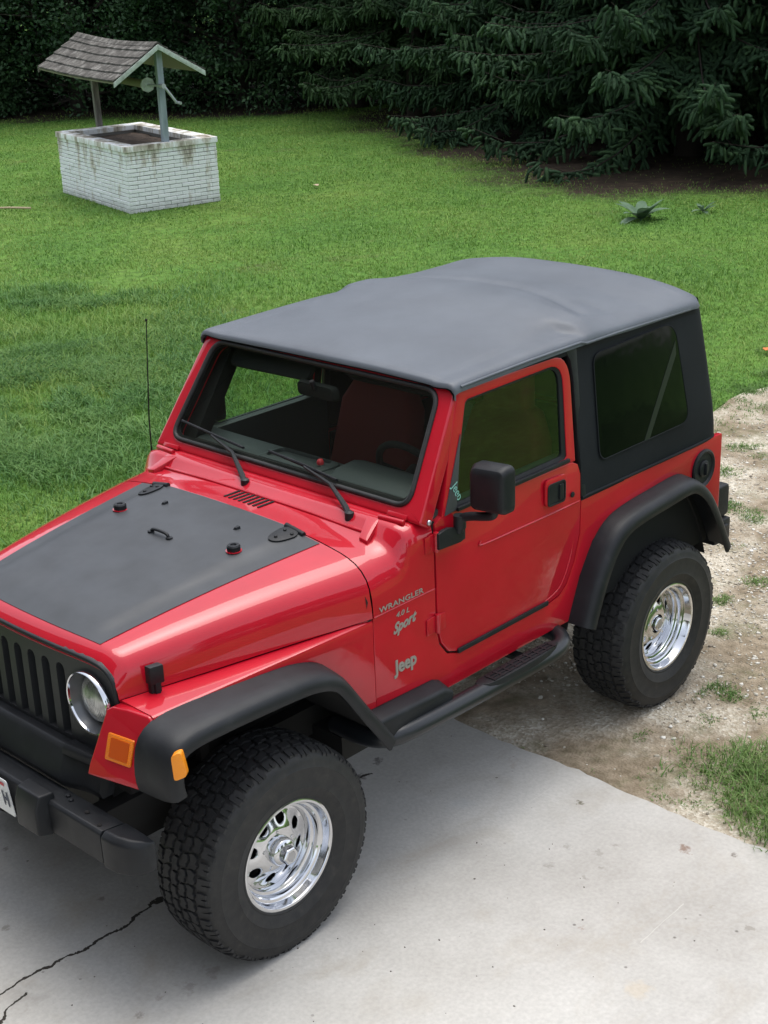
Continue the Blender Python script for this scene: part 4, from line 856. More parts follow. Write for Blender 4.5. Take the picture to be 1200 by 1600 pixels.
# ---- front bumper
fb = empty('front_bumper', (2.96, 0, 0.60), car)
b = B(); sec = [(2.905, 0.712), (2.990, 0.722), (3.002, 0.712), (3.000, 0.602), (2.985, 0.598), (2.905, 0.610)]
b.loft([[(x, y, z) for x, z in sec] for y in (-0.63, -0.3, 0, 0.3, 0.63)]); obj('bumper_beam', b, BLK, fb, 0.004)
for s in (1, -1):
    def ecap(y, dx, dz): return [(2.900, s * y, 0.712 - dz), (2.985 - dx, s * y, 0.726 - dz), (3.006 - dx, s * y, 0.708 - dz), (3.004 - dx, s * y, 0.596 + dz), (2.98 - dx, s * y, 0.586 + dz), (2.900, s * y, 0.60 + dz)]
    b = B(); b.loft([ecap(0.636, 0, 0), ecap(0.70, 0.004, 0), ecap(0.745, 0.020, 0.002), ecap(0.775, 0.045, 0.006), ecap(0.790, 0.072, 0.014)]); obj('bumper_cap', b, BLK, fb, 0.009, 3, smooth=50)
    b = B(); b.prism([(2.955, s * 0.20, 0.60), (3.0, s * 0.20, 0.59), (3.048, s * 0.21, 0.60), (3.048, s * 0.21, 0.70), (3.03, s * 0.21, 0.745), (2.975, s * 0.20, 0.745)], [(2.955, s * 0.345, 0.60), (3.0, s * 0.345, 0.59), (3.048, s * 0.335, 0.60), (3.048, s * 0.335, 0.70), (3.03, s * 0.335, 0.745), (2.975, s * 0.345, 0.745)]); obj('bumper_guard', b, BLK, fb, 0.008, 3, smooth=50)
    for (x, y) in [(2.935, 0.365), (2.945, 0.395), (2.955, 0.50), (2.975, 0.595)]:
        b = B(); b.lathe([(0.009, 0), (0.009, 0.006), (0.005, 0.010), (0.0005, 0.010)], (x, s * y, 0.7165), 'z', 10); obj('bolt', b, GAP if y > .45 else BLK, fb)
# sloping apron between grille and bumper, embossed
b = B(); ap = [(2.840, 0.862), (2.872, 0.862), (2.890, 0.845), (2.918, 0.745), (2.905, 0.715), (2.86, 0.715), (2.84, 0.80)]
b.loft([[(x - (0.03 if abs(y) > .39 else 0) - 0.10 * max(0, abs(y) - .40), y, z) for x, z in ap] for y in (-0.47, -0.40, -0.30, -0.292, 0, 0.292, 0.30, 0.40, 0.47)]); apron = obj('grille_apron', b, BLK, car, 0.004, smooth=35)
b = B()
for s in (1, -1):
    b = B(); b.loft([[(2.896, s * 0.30, 0.864), (2.885, s * 0.30, 0.878), (2.84, s * 0.30, 0.872), (2.84, s * 0.30, 0.84), (2.90, s * 0.30, 0.84)], [(2.87, s * 0.46, 0.856), (2.86, s * 0.46, 0.866), (2.84, s * 0.46, 0.862), (2.84, s * 0.46, 0.83), (2.87, s * 0.46, 0.83)]])
    obj('apron_ledge', b, BLK, apron, 0.005)
text('apron_lettering', 'Jeep', 0.085, BLK, apron, (2.902, -0.098, 0.778), (0, 1, 0), (-0.27, 0, 0.96), 0.005, 0, 1.0, 0.004)
b = B(); pq = [(3.004, -0.172, 0.570), (3.004, 0.130, 0.570), (3.022, 0.130, 0.722), (3.022, -0.172, 0.722)]
b.prism(rrect(pq, 0.012, 3), rrect([(x + 0.003, y, z) for x, y, z in pq], 0.012, 3)); lp = obj('license_plate', b, PLATEW, car)
text('plate_lettering', 'H', 0.085, PLATED, lp, (3.0155, 0.082, 0.612), (0, 1, 0), (0.118, 0, 0.993), 0.0006, 0, 0.62, 0.002)
b = B(); b.prism([(3.0235, 0.085, 0.695), (3.0235, 0.110, 0.695), (3.0250, 0.110, 0.708), (3.0250, 0.085, 0.708)], [(3.0242, 0.085, 0.695), (3.0242, 0.110, 0.695), (3.0257, 0.110, 0.708), (3.0257, 0.085, 0.708)]); obj('plate_sticker', b, REDPRINT, lp)

# ---- underside
b = B()
for s in (1, -1): b.box(-0.62, 2.92, min(s * .36, s * .44), max(s * .36, s * .44), 0.52, 0.64)
b.box(-0.40, 1.9, -0.36, 0.36, 0.46, 0.66); b.box(1.50, 1.88, -0.60, 0.60, 0.46, 0.56); b.box(1.9, 2.80, -0.34, 0.34, 0.42, 0.95); b.box(-0.52, -0.40, -0.60, 0.60, 0.52, 0.66)
for x in (0.0, 2.373):
    b.tube([(x, -0.60, 0.39), (x, 0.60, 0.39)], 0.045, 10); b.lathe([(0.03, -.1), (0.11, -.05), (0.12, 0), (0.11, 0.05), (0.03, .1)], (x, 0.1, 0.39), 'x', 14)
    for s in (1, -1):
        b.tube([(x, s * .42, 0.40), (x, s * .42, 0.95)], 0.05, 10)
obj('chassis', b, UNDER, car)
# ---- step bars
for s in (1, -1):
    sb = empty('side_step', (1.35, s * 0.84, 0.60), car)
    path = smooth_path([(1.86, s * 0.55, 0.60), (1.87, s * 0.70, 0.602), (1.85, s * 0.80, 0.618), (1.77, s * 0.837, 0.626), (1.5, s * 0.84, 0.621), (1.0, s * 0.84, 0.612), (0.86, s * 0.84, 0.612), (0.79, s * 0.82, 0.620), (0.755, s * 0.76, 0.632), (0.74, s * 0.60, 0.62)], 3)
    b = B(); b.tube(path, 0.038, 16); obj('step_tube', b, mat('step_tube', (0.013, 0.015, 0.018), 0.33) if 'step_tube' not in bpy.data.materials else bpy.data.materials['step_tube'], sb, smooth=60)
    b = B(); o = [(0.85, 0.805), (0.87, 0.875), (1.30, 0.880), (1.36, 0.845), (1.36, 0.815), (1.30, 0.800)]
    o = [tuple(q) for q in smooth_path(o, 2, True)]; b.prism([(x, s * y, 0.625) for x, y in o], [(x, s * y, 0.657) for x, y in o]); pad = obj('step_pad', b, BLK, sb, 0.006, 2)
    b = B()
    for k in range(9):
        x = 0.90 + 0.048 * k; b.box(x, x + 0.012, min(s * .815, s * .868), max(s * .815, s * .868), 0.656, 0.661)
    for k in range(3):
        y = 0.822 + 0.018 * k; b.box(0.90, 1.295, min(s * y, s * (y + .008)), max(s * y, s * (y + .008)), 0.656, 0.6605)
    obj('pad_ribs', b, BLK, pad)
    for x in (0.95, 1.75):
        b = B(); b.box(x, x + 0.05, min(s * .40, s * .83), max(s * .40, s * .83), 0.585, 0.602); obj('step_mount', b, UNDER, sb)

# ---- rear: fuel filler, lamps, bumper
ff = empty('fuel_filler', (-0.342, YS, 1.054), car); fc = (-0.342, YS, 1.057)
b = B(); b.lathe([(0.092, 0.000), (0.092, 0.009), (0.084, 0.013), (0.076, 0.009), (0.072, 0.0035), (0.072, 0.001)], fc, 'y', 40); b.lathe([(0.073, 0.0032), (0.0005, 0.0032)], fc, 'y', 40); obj('filler_ring', b, BLK, ff, smooth=45)
b = B(); b.lathe([(0.040, 0.002), (0.040, 0.010), (0.034, 0.013), (0.001, 0.013)], fc, 'y', 24); b.prism([(fc[0] - .006, YS + .012, fc[2] - .03), (fc[0] + .006, YS + .012, fc[2] - .03), (fc[0] + .006, YS + .012, fc[2] + .03), (fc[0] - .006, YS + .012, fc[2] + .03)], [(fc[0] - .004, YS + .024, fc[2] - .026), (fc[0] + .004, YS + .024, fc[2] - .026), (fc[0] + .004, YS + .024, fc[2] + .026), (fc[0] - .004, YS + .024, fc[2] + .026)]); obj('filler_cap', b, BLK, ff, 0.002)
for s in (1, -1):
    b = B(); b.prism(rrect([(-0.503, s * .60, .93), (-0.503, s * .735, .93), (-0.503, s * .735, 1.13), (-0.503, s * .60, 1.13)], .02), rrect([(-0.548, s * .605, .935), (-0.548, s * .73, .935), (-0.548, s * .73, 1.125), (-0.548, s * .605, 1.125)], .02)); tl = obj('taillight', b, BLK, car, 0.006)
    b = B(); b.prism(rrect([(-0.546, s * .615, .945), (-0.546, s * .72, .945), (-0.546, s * .72, 1.115), (-0.546, s * .615, 1.115)], .015), rrect([(-0.556, s * .615, .945), (-0.556, s * .72, .945), (-0.556, s * .72, 1.115), (-0.556, s * .615, 1.115)], .015)); obj('taillight_lens', b, TAILRED, tl, 0.003)
    b = B(); b.prism(rrect([(-0.56, s * .56, .705), (-0.71, s * .56, .705), (-0.71, s * .56, .87), (-0.56, s * .56, .87)], .03), rrect([(-0.56, s * .70, .705), (-0.71, s * .70, .705), (-0.71, s * .70, .87), (-0.56, s * .70, .87)], .03)); obj('rear_bumperette', b, BLK, car, 0.014, 3, smooth=50)
b = B(); b.box(-0.70, -0.56, -0.72, 0.72, 0.585, 0.70); b.box(-0.56, -0.50, -0.5, 0.5, 0.56, 0.66); obj('rear_bumper', b, BLK, car, 0.012)
b = B(); b.prism([(-0.50, .55, .63), (-0.50, .75, .63), (-0.50, .75, .69), (-0.50, .55, .69)], [(-0.66, .55, .655), (-0.665, .735, .665), (-0.665, .735, .675), (-0.66, .55, .675)]); obj('rear_valance', b, BLK, car, 0.004)

# ---- antenna
an = empty('antenna', (1.612, -0.782, 1.20), car)
b = B(); b.tube([(1.612, -0.782, 1.22), (1.607, -0.780, 1.5), (1.583, -0.768, 1.915)], [0.0035, 0.003, 0.0022], 6); b.lathe([(0.001, 0), (0.005, 0.003), (0.005, 0.010), (0.001, 0.013)], (1.583, -0.768, 1.913), 'z', 8); obj('antenna_mast', b, GAP, an)
b = B(); b.lathe([(0.018, 0), (0.016, 0.012), (0.007, 0.03), (0.005, 0.05)], (1.612, -0.782, 1.19), 'z', 12, True); obj('antenna_base', b, BLK, an)

# ---- lettering on the cowl side
YT = YS + 0.0016
text('model_lettering', 'WRANGLER', 0.030, LETTER, car, (1.824, YS + 0.0045, 1.109), (-1, 0, 0), (0, 0, 1), 0.0006, 0.0, 1.44, 0.0004, 1.02)
text('engine_lettering', '4.0 L', 0.028, LETTER, car, (1.736, YT, 1.058), (-1, 0, 0), (0, 0, 1), 0.0006, 0.25, 1.3, 0.0004)
text('trim_lettering', 'Sport', 0.056, LETTER, car, (1.752, YT, 0.996), (-1, 0, 0.14), (0.0, 0, 1), 0.0006, 0.35, 0.95, 0.0022)
b = B(); b.prism([(1.795, YT, 0.970), (1.785, YT, 0.962), (1.60, YT, 1.012), (1.60, YT, 1.020)], [(1.795, YT + .001, 0.970), (1.785, YT + .001, 0.962), (1.60, YT + .001, 1.012), (1.60, YT + .001, 1.020)])
text('maker_lettering', 'Jeep', 0.074, LETTER, car, (1.748, YT, 0.835), (-1, 0, 0), (0, 0, 1), 0.0015, 0, 0.92, 0.0024)
b = B(); b.tube([(1.850, YS + .002, 1.1005), (1.522, YS + .002, 1.1005)], 0.003, 6); obj('body_crease', b, RED, car)

# ---- cabin
dash = empty('dashboard', (1.45, 0, 1.1), car)
DSH = mat('dash_vinyl', (0.030, 0.036, 0.036), 0.5); bump(DSH, noise(DSH, pos(DSH), 300, 2), 0.3, 0.002)
b = B(); sec = [(1.56, 1.10), (1.56, 1.395), (1.47, 1.412), (1.33, 1.405), (1.30, 1.37), (1.30, 1.20), (1.36, 1.10)]
b.loft([[(x, y, z) for x, z in sec] for y in (-0.70, -0.35, 0, 0.35, 0.70)]); obj('dash_pad', b, DSH, dash, 0.02, 3, smooth=60)
b = B()
sec2 = [(1.50, 1.40), (1.44, 1.432), (1.34, 1.438), (1.28, 1.42), (1.27, 1.36), (1.40, 1.35)]
b.loft([[(x, y, z) for x, z in sec2] for y in (0.18, 0.40, 0.62)]); obj('instrument_hood', b, DSH, dash, 0.016, 3, smooth=60)
b = B(); b.ring(rrect([(1.50, -.22, 1.416), (1.36, -.22, 1.416), (1.36, .14, 1.416), (1.50, .14, 1.416)], .03), rrect([(1.485, -.19, 1.424), (1.375, -.19, 1.424), (1.375, .11, 1.424), (1.485, .11, 1.424)], .03), rrect([(1.50, -.22, 1.40), (1.36, -.22, 1.40), (1.36, .14, 1.40), (1.50, .14, 1.40)], .03), rrect([(1.485, -.19, 1.40), (1.375, -.19, 1.40), (1.375, .11, 1.40), (1.485, .11, 1.40)], .03)); obj('dash_tray', b, DSH, dash, 0.003, smooth=50)
b = B(); b.box(1.495, 1.535, -0.60, 0.60, 1.409, 1.413); obj('defroster_vent', b, GAP, dash)
b = B(); b.lathe([(0.001, 0), (0.014, 0.003), (0.015, 0.014), (0.010, 0.024), (0.001, 0.027)], (1.43, 0.085, 1.418), 'z', 16); obj('dash_ornament', b, REDPRINT, dash, smooth=60)
sw = empty('steering_wheel', (1.19, 0.37, 1.33), car)
rot = Matrix.Rotation(math.radians(-62), 3, 'Y'); swc = Vector((1.17, 0.37, 1.345))
ringp = [swc + rot @ Vector((0.19 * math.cos(a), 0.19 * math.sin(a), 0)) for a in np.linspace(0, 2 * PI, 48, endpoint=False)]
b = B(); b.tube([tuple(q) for q in ringp], 0.015, 8, closed=True); obj('wheel_rim', b, DARK, sw, smooth=60)
b = B()
for a in (0.15, PI - 0.15, -PI / 2): b.tube([tuple(swc), tuple(swc + rot @ Vector((0.185 * math.sin(a), 0.185 * math.cos(a), 0)))] , 0.016, 6)
b.tube([tuple(swc + rot @ Vector((0, 0, -.02))), tuple(swc + rot @ Vector((0, 0, .03)))], 0.06, 14); b.tube([tuple(swc), (1.40, 0.37, 1.22)], 0.035, 8); obj('wheel_hub', b, DARK, sw)
for s in (1, -1):
    st = empty('seat', (0.75, s * 0.36, 0.80), car)
    def pad(secs, r): 
        return [rrect([(x0, s * .36 - w, z0), (x0, s * .36 + w, z0), (x1, s * .36 + w, z1), (x1, s * .36 - w, z1)], r, 4) for (x0, z0, x1, z1, w) in secs]
    b = B(); b.loft(pad([(1.16, .86, 1.16, .95, .20), (1.12, .84, 1.14, 1.00, .23), (0.80, .82, 0.80, .97, .24), (0.66, .82, 0.66, .95, .23)], .035)); obj('seat_cushion', b, REDSEAT, st, smooth=50)
    b = B(); b.loft(pad([(0.78, .92, 0.62, .90, .22), (0.74, 1.10, 0.58, 1.08, .235), (0.66, 1.40, 0.53, 1.38, .215), (0.62, 1.50, 0.52, 1.50, .16), (0.615, 1.52, 0.525, 1.52, .12), (0.61, 1.67, 0.53, 1.67, .12), (0.595, 1.70, 0.545, 1.70, .10)], .035)); obj('seat_back', b, REDSEAT, st, smooth=50)
    b = B(); b.tube(smooth_path([(0.42, s * .62, 0.75), (0.42, s * .61, 1.60), (0.43, s * .56, 1.79), (0.43, s * .3, 1.815), (0.43, 0, 1.815)], 2), 0.045, 12)
    b.tube(smooth_path([(0.43, s * .58, 1.76), (0.1, s * .60, 1.70), (-0.40, s * .62, 0.98)], 2), 0.042, 10)
    b.tube(smooth_path([(0.43, s * .59, 1.78), (0.9, s * .62, 1.785), (1.28, s * .63, 1.785)], 2), 0.036, 10); obj('roll_bar', b, DARK, car, smooth=60)
    b = B(); b.prism(rrect([(1.27, s * .08, 1.795), (1.27, s * .56, 1.795), (1.325, s * .56, 1.705), (1.325, s * .08, 1.715)] if s < 0 else [(1.27, s * .10, 1.795), (1.27, s * .56, 1.795), (1.28, s * .56, 1.75), (1.28, s * .10, 1.75)], .03), [(x - .022, y, z - .012) for x, y, z in rrect([(1.27, s * .08, 1.795), (1.27, s * .56, 1.795), (1.325, s * .56, 1.705), (1.325, s * .08, 1.715)] if s < 0 else [(1.27, s * .10, 1.795), (1.27, s * .56, 1.795), (1.28, s * .56, 1.75), (1.28, s * .10, 1.75)], .03)]); obj('sun_visor', b, DARK, car, 0.004)
    # door inner panel
    b = B(); b.slabxz([(0.63, 0.85), (1.49, 0.85), (1.49, 1.392), (0.63, 1.398)], s * 0.690, s * 0.738); obj('door_card', b, DSH, dL if s > 0 else dR, 0.01)
b = B(); b.prism(rrect([(1.33, -.115, 1.66), (1.33, .115, 1.66), (1.335, .115, 1.725), (1.335, -.115, 1.725)], .025), rrect([(1.36, -.10, 1.665), (1.36, .10, 1.665), (1.362, .10, 1.72), (1.362, -.10, 1.72)], .02)); b.tube([(1.36, 0, 1.70), (1.375, 0, 1.74)], 0.012, 8); obj('rear_view_mirror', b, DARK, car, 0.004)

# ---- wheels
R_T, R_IN, YW = 0.398, 0.205, 0.70                          # tyre centre plane
def make_wheel(x, s, front):
    Wc = (x, s * YW, 0.395)
    wh = empty('wheel', Wc, car)
    c = Wc
    # carcass: profile from inner bead over tread to outer bead
    pr = [(0.205, -0.115), (0.225, -0.135), (0.27, -0.146), (0.32, -0.146), (0.355, -0.138), (0.378, -0.125), (0.386, -0.10), (0.389, -0.05), (0.390, 0), (0.389, 0.05), (0.386, 0.10), (0.378, 0.125), (0.366, 0.136), (0.350, 0.1415), (0.335, 0.145), (0.331, 0.1475), (0.325, 0.146), (0.29, 0.147), (0.262, 0.145), (0.258, 0.1465), (0.252, 0.144), (0.232, 0.137), (0.220, 0.131), (0.214, 0.132), (0.208, 0.128), (0.204, 0.118)]
    b = B(); b.lathe([(r, h * s) for r, h in pr], c, 'y', 96)
    ty = obj('tyre', b, RUB, wh, smooth=32)
    # tread blocks
    b = B(); N = 46; rng = random.Random(5 + int(x * 10) + s)
    def P(a, y, r): return (c[0] + r * math.cos(a), c[1] + s * y, c[2] + r * math.sin(a))
    def rad(y): return np.interp(abs(y), [0, .05, .10, .125, .137], [.3895, .3885, .3855, .378, .366])
    def block(pts, h, inset=0.07, a0=0.0):
        ca = sum(q[0] for q in pts) / len(pts); cy = sum(q[1] for q in pts) / len(pts)
        lo = [P(a0 + a, y, rad(y) - 0.003) for a, y in pts]
        hi = [P(a0 + ca + (a - ca) * (1 - inset), cy + (y - cy) * (1 - inset), rad(cy + (y - cy) * (1 - inset)) + h) for a, y in pts]
        b.prism(lo, hi)
    da = 2 * PI / N
    for k in range(N):
        for sg in (-1, 1):
            a0 = k * da + (0.5 * da if sg < 0 else 0.0); j = 0.04 * da * rng.uniform(-1, 1); alt = 0.010 if k % 2 else 0.0
            # centre row: hooked block
            block([(da * .02, sg * .004), (da * .30, sg * .002), (da * .42, sg * .012), (da * .86, sg * .010), (da * .90, sg * .030), (da * .55, sg * .040), (da * .35, sg * .032), (da * .06, sg * .034)], 0.0095, 0.05, a0 + j)
            # middle row: zig-zag block
            block([(da * .28, sg * .046), (da * .62, sg * .052), (da * 1.02, sg * .040), (da * 1.12, sg * .058), (da * .95, sg * .080), (da * .60, sg * .076), (da * .45, sg * .084), (da * .20, sg * .078), (da * .16, sg * .058)], 0.0095, 0.05, a0 + j)
            # shoulder lug running over the edge
            y1 = .128 + (.008 if k % 2 else 0)
            block([(da * .06, sg * .094), (da * .34, sg * .090), (da * .50, sg * .096), (da * .80, sg * .092), (da * .84, sg * .112), (da * .78, sg * y1), (da * .50, sg * y1), (da * .46, sg * .112), (da * .40, sg * .112), (da * .36, sg * y1), (da * .04, sg * y1)], 0.0085, 0.04, a0 + j)
    obj('tread', b, TREAD, wh, 0, smooth=25, recalc=True)
    # chrome rim: stepped barrel
    pr = [(0.200, 0.100), (0.207, 0.118), (0.2105, 0.124), (0.2105, 0.1275), (0.205, 0.1295), (0.197, 0.128), (0.193, 0.122), (0.190, 0.098), (0.187, 0.094), (0.178, 0.091), (0.174, 0.086), (0.172, 0.070), (0.169, 0.066), (0.160, 0.063), (0.156, 0.056), (0.1545, 0.040), (0.152, 0.020)]
    b = B(); b.lathe([(r, h * s) for r, h in pr], c, 'y', 96); rim = obj('rim', b, CHROME, wh, smooth=30)
    b = B()                                                # dished centre with eight round holes
    NH, rh = 8, 0.0205; rhc = 0.113
    def hz(r): return np.interp(r, [0.03, 0.05, 0.062, 0.08, 0.10, 0.125, 0.145, 0.154], [0.070, 0.070, 0.070, 0.067, 0.059, 0.047, 0.040, 0.040])
    for k in range(NH):
        ac = (k + 0.35) * 2 * PI / NH; half = PI / NH; K = 40; ringsP = []
        hc = (rhc * math.cos(ac), rhc * math.sin(ac))
        outer = []
        for i in range(K):                                  # outline of a sector r .045-.154
            t = i / K * 4; sd_ = int(t); u = t - sd_
            a_, r_ = [(ac - half + 2 * half * u, 0.154), (ac + half, 0.154 - (0.154 - 0.045) * u), (ac + half - 2 * half * u, 0.045), (ac - half, 0.045 + (0.154 - 0.045) * u)][sd_]
            outer.append((r_ * math.cos(a_), r_ * math.sin(a_)))
        # start the hole ring aligned with the outline
        hole = []
        for (ox, oz) in outer:
            d = math.atan2(oz - hc[1], ox - hc[0]); hole.append((hc[0] + rh * math.cos(d), hc[1] + rh * math.sin(d)))
        for w in (0, .2, .4, .6, .75, .88, .96, 1.0):
            q = []
            for (ox, oz), (ix, iz) in zip(outer, hole):
                X, Z = ox + (ix - ox) * w, oz + (iz - oz) * w; r = math.hypot(X, Z)
                # teardrop dish running from the hole outwards
                ua = math.atan2(Z, X) - ac; ua = (ua + PI) % (2 * PI) - PI; lat = ua * r
                dish = -0.006 * math.exp(-(lat / 0.017) ** 2) * (1 / (1 + math.exp(-(r - 0.10) / 0.006))) * (1 / (1 + math.exp((r - 0.142) / 0.004)))
                q.append((c[0] + X, c[1] + s * (hz(r) + dish - (0.003 if w >= 1 else 0)), c[2] + Z))
            ringsP.append(q)
        q = [(x_, y_ - s * 0.012, z_) for x_, y_, z_ in ringsP[-1]]; ringsP.append(q)
        b.loft(ringsP, True, False)
    bmx = obj('wheel_disc', b, CHROME, wh, smooth=0, recalc=True)
    bm = bmesh.new(); bm.from_mesh(bmx.data); bmesh.ops.remove_doubles(bm, verts=bm.verts, dist=0.0003); bmesh.ops.recalc_face_normals(bm, faces=bm.faces); bm.to_mesh(bmx.data); bm.free()
    bmx.data.polygons.foreach_set('use_smooth', [True] * len(bmx.data.polygons)); bmx.data.set_sharp_from_angle(angle=math.radians(50))
    b = B()
    if front: b.lathe([(h[0], h[1] * s) for h in [(0.066, 0.055), (0.060, 0.062), (0.053, 0.066), (0.052, 0.095), (0.046, 0.104), (0.034, 0.108), (0.033, 0.128)]], c, 'y', 40)
    else: b.lathe([(h[0], h[1] * s) for h in [(0.066, 0.055), (0.058, 0.062), (0.040, 0.064), (0.036, 0.067), (0.035, 0.080)]], c, 'y', 40)
    obj('hub', b, CHROME, wh, smooth=40)
    b = B(); y0 = 0.108 if front else 0.064; y1 = 0.136 if front else 0.086
    b.lathe([(h[0], h[1] * s) for h in [(0.0345, y0), (0.0345, y1 - .006), (0.030, y1), (0.022, y1 + .001), (0.020, y1 - .002), (0.0005, y1 - .002)]], c, 'y', 6 if front else 32)
    obj('hub_cap', b, CHROME, wh, 0.002)
    b = B(); b.lathe([(h[0], h[1] * s) for h in [(0.019, y1 - .0015), (0.019, y1), (0.0005, y1)]], c, 'y', 24); obj('cap_badge', b, STEEL, wh)
    b = B(); b.lathe([(h[0], h[1] * s) for h in [(0.150, -0.06), (0.150, 0.0), (0.0005, 0.0)]], c, 'y', 40); obj('brake_drum', b, GAP, wh)
    for k in range(5):
        a = k * 2 * PI / 5 + .3; b = B(); b.lathe([(h[0], h[1] * s) for h in [(0.010, 0.05), (0.010, 0.066), (0.006, 0.072), (0.0005, 0.072)]], (c[0] + 0.057 * math.cos(a) * 1.2, c[1], c[2] + 0.057 * 1.2 * math.sin(a)), 'y', 6); obj('wheel_nut', b, CHROME, wh)
    return wh
for x in (2.373, 0.0):
    for s in (1, -1): make_wheel(x, s, x > 1)
# ================================================================ WISHING WELL
WF = arr((-7.258, -12.744)); EU = arr((-0.9590, 0.2836)); EV = arr((-0.2836, -0.9590))
def wl_(u, v, z): q = WF + EU * u + EV * v; return (q[0], q[1], z)
well = empty('wishing_well', wl_(.7, 1.45, 0)); tag(well, 'white painted brick wishing well with mossy shingled gable roof', 'wishing well')
WP = mat('white_brick_paint', (0.70, 0.71, 0.70), 0.85, 0, 0.2)
_p = pos(WP); _z = nd(WP, 'ShaderNodeSeparateXYZ'); lk(WP, _p, _z.inputs[0])
_grime = math_(WP, 'ADD', noise(WP, scale_vec(WP, _p, (3.2, 3.2, 0.9)), 1.5, 8, 0.65), math_(WP, 'MULTIPLY', math_(WP, 'SUBTRACT', _z.outputs[2], 0.55), 0.16))
_c = ramp(WP, _grime, [(0.50, (0.84, 0.86, 0.87)), (0.585, (0.58, 0.55, 0.48)), (0.70, (0.20, 0.17, 0.13))])
_fine = ramp(WP, noise(WP, _p, 24, 6, 0.7), [(0.62, 0.0), (0.74, 0.7)]); _c = mixc(WP, _fine, _c, (0.22, 0.20, 0.165))
_gz = math_(WP, 'MULTIPLY', ramp(WP, _z.outputs[2], [(0.02, 0.8), (0.16, 0.0)]), noise(WP, _p, 8, 4)); _c = mixc(WP, _gz, _c, (0.12, 0.13, 0.07))
lk(WP, _c, bsdf(WP).inputs['Base Color']); bump(WP, noise(WP, _p, 40, 4), 0.5, 0.01)
MORT = mat('dark_mortar', (0.17, 0.165, 0.15), 0.95); MUD = mat('well_soil', (0.085, 0.060, 0.045), 0.95); lk(MUD, ramp(MUD, noise(MUD, pos(MUD), 9, 6), [(0.3, (0.045, 0.032, 0.024)), (0.7, (0.125, 0.088, 0.065))]), bsdf(MUD).inputs['Base Color']); bump(MUD, noise(MUD, pos(MUD), 14, 5), 1.0, 0.05)
QC = [(0.0, -0.03), (1.47, 0.19), (1.41, 2.98), (-0.08, 2.70)]      # corner F, R, B, L
def inset(Q, d):
    Q = arr(Q); o = []
    for i in range(4):
        a = Q[i - 1] - Q[i]; c = Q[(i + 1) % 4] - Q[i]; a /= np.linalg.norm(a); c /= np.linalg.norm(c); o.append(Q[i] + (a + c) * d / abs(np.cross(a, c)))
    return o
b = B(); r_ = random.Random(4); NC = 15; HC = 0.845 / NC
for e in range(4):
    A, C = arr(QC[e]), arr(QC[(e + 1) % 4]); L = np.linalg.norm(C - A); t = (C - A) / L; nrm = arr((t[1], -t[0]))
    if np.dot(nrm, arr((.7, 1.45)) - A) > 0: nrm = -nrm
    for k in range(NC):
        s0 = -0.10 * (k % 2) - (0.0 if e % 2 else 0.05)
        while s0 < L:
            a0, a1 = max(0.004, s0 + .001), min(L - .004, s0 + 0.200 - .001); s0 += 0.203
            if a1 - a0 < .02: continue
            o_ = r_.uniform(-.004, .004); z0 = k * HC + .003 + r_.uniform(-.0015, .0015); z1 = (k + 1) * HC - .004 - r_.choice((0, 0, .002))
            P = [A + t * a0 + nrm * (.002 + o_), A + t * a1 + nrm * (.002 + o_ + r_.uniform(-.002, .002)), A + t * a1 - nrm * .09, A + t * a0 - nrm * .09]
            b.prism([wl_(q[0], q[1], z0) for q in P], [wl_(q[0], q[1], z1) for q in P])
basin = obj('brick_wall', b, WP, well, 0.004, 1, smooth=0)
b = B(); I1, I2 = inset(QC, .010), inset(QC, .20); b.ring([wl_(*q, 0.001) for q in I1], [wl_(*q, 0.001) for q in I2], [wl_(*q, 0.848) for q in I1], [wl_(*q, 0.848) for q in I2]); obj('mortar_core', b, MORT, basin, smooth=0)
b = B(); O = [wl_(*q, .846) for q in rrect([np.append(q, 0) for q in inset(QC, -.022)], .03, 3) for q in [q[:2]]]; I = [wl_(*q, .846) for q in rrect([np.append(q, 0) for q in inset(QC, .215)], .02, 3) for q in [q[:2]]]
b.ring(O, I, [(x, y, .925 + .008 * (vnoise(x * 5, y * 5, 3) - .5)) for x, y, _ in O], [(x, y, .918) for x, y, _ in I]); obj('rim_cap', b, WP, well, 0.018, 3, smooth=40)
b = B(); n = 14; I = inset(QC, .19); g = []
for i in range(n + 1):
    for j in range(n + 1):
        q = (1 - i / n) * ((1 - j / n) * I[0] + j / n * I[1]) + i / n * ((1 - j / n) * I[3] + j / n * I[2]); g.append(wl_(q[0], q[1], 0.80 + .05 * float(fbm(q[0] * 3, q[1] * 3, 77)) - 0.02))
b.add(g, [(i * (n + 1) + j, i * (n + 1) + j + 1, (i + 1) * (n + 1) + j + 1, (i + 1) * (n + 1) + j) for i in range(n) for j in range(n)]); obj('planting_soil', b, MUD, well, smooth=60)
PWD = mat('grey_painted_post', (0.26, 0.31, 0.34), 0.75); lk(PWD, ramp(PWD, noise(PWD, scale_vec(PWD, pos(PWD), (14, 14, 2)), 1.5, 6), [(0.3, (0.20, 0.25, 0.28)), (0.7, (0.34, 0.40, 0.43))]), bsdf(PWD).inputs['Base Color'])
GWD = mat('weathered_wood', (0.16, 0.15, 0.13), 0.9); lk(GWD, ramp(GWD, noise(GWD, scale_vec(GWD, pos(GWD), (10, 10, 2)), 2, 6), [(0.3, (0.09, 0.085, 0.075)), (0.7, (0.24, 0.225, 0.20))]), bsdf(GWD).inputs['Base Color'])
FAS = mat('pale_green_fascia', (0.42, 0.50, 0.44), 0.7); lk(FAS, ramp(FAS, noise(FAS, pos(FAS), 14, 6, .7), [(0.4, (0.48, 0.56, 0.50)), (0.7, (0.26, 0.29, 0.24))]), bsdf(FAS).inputs['Base Color'])
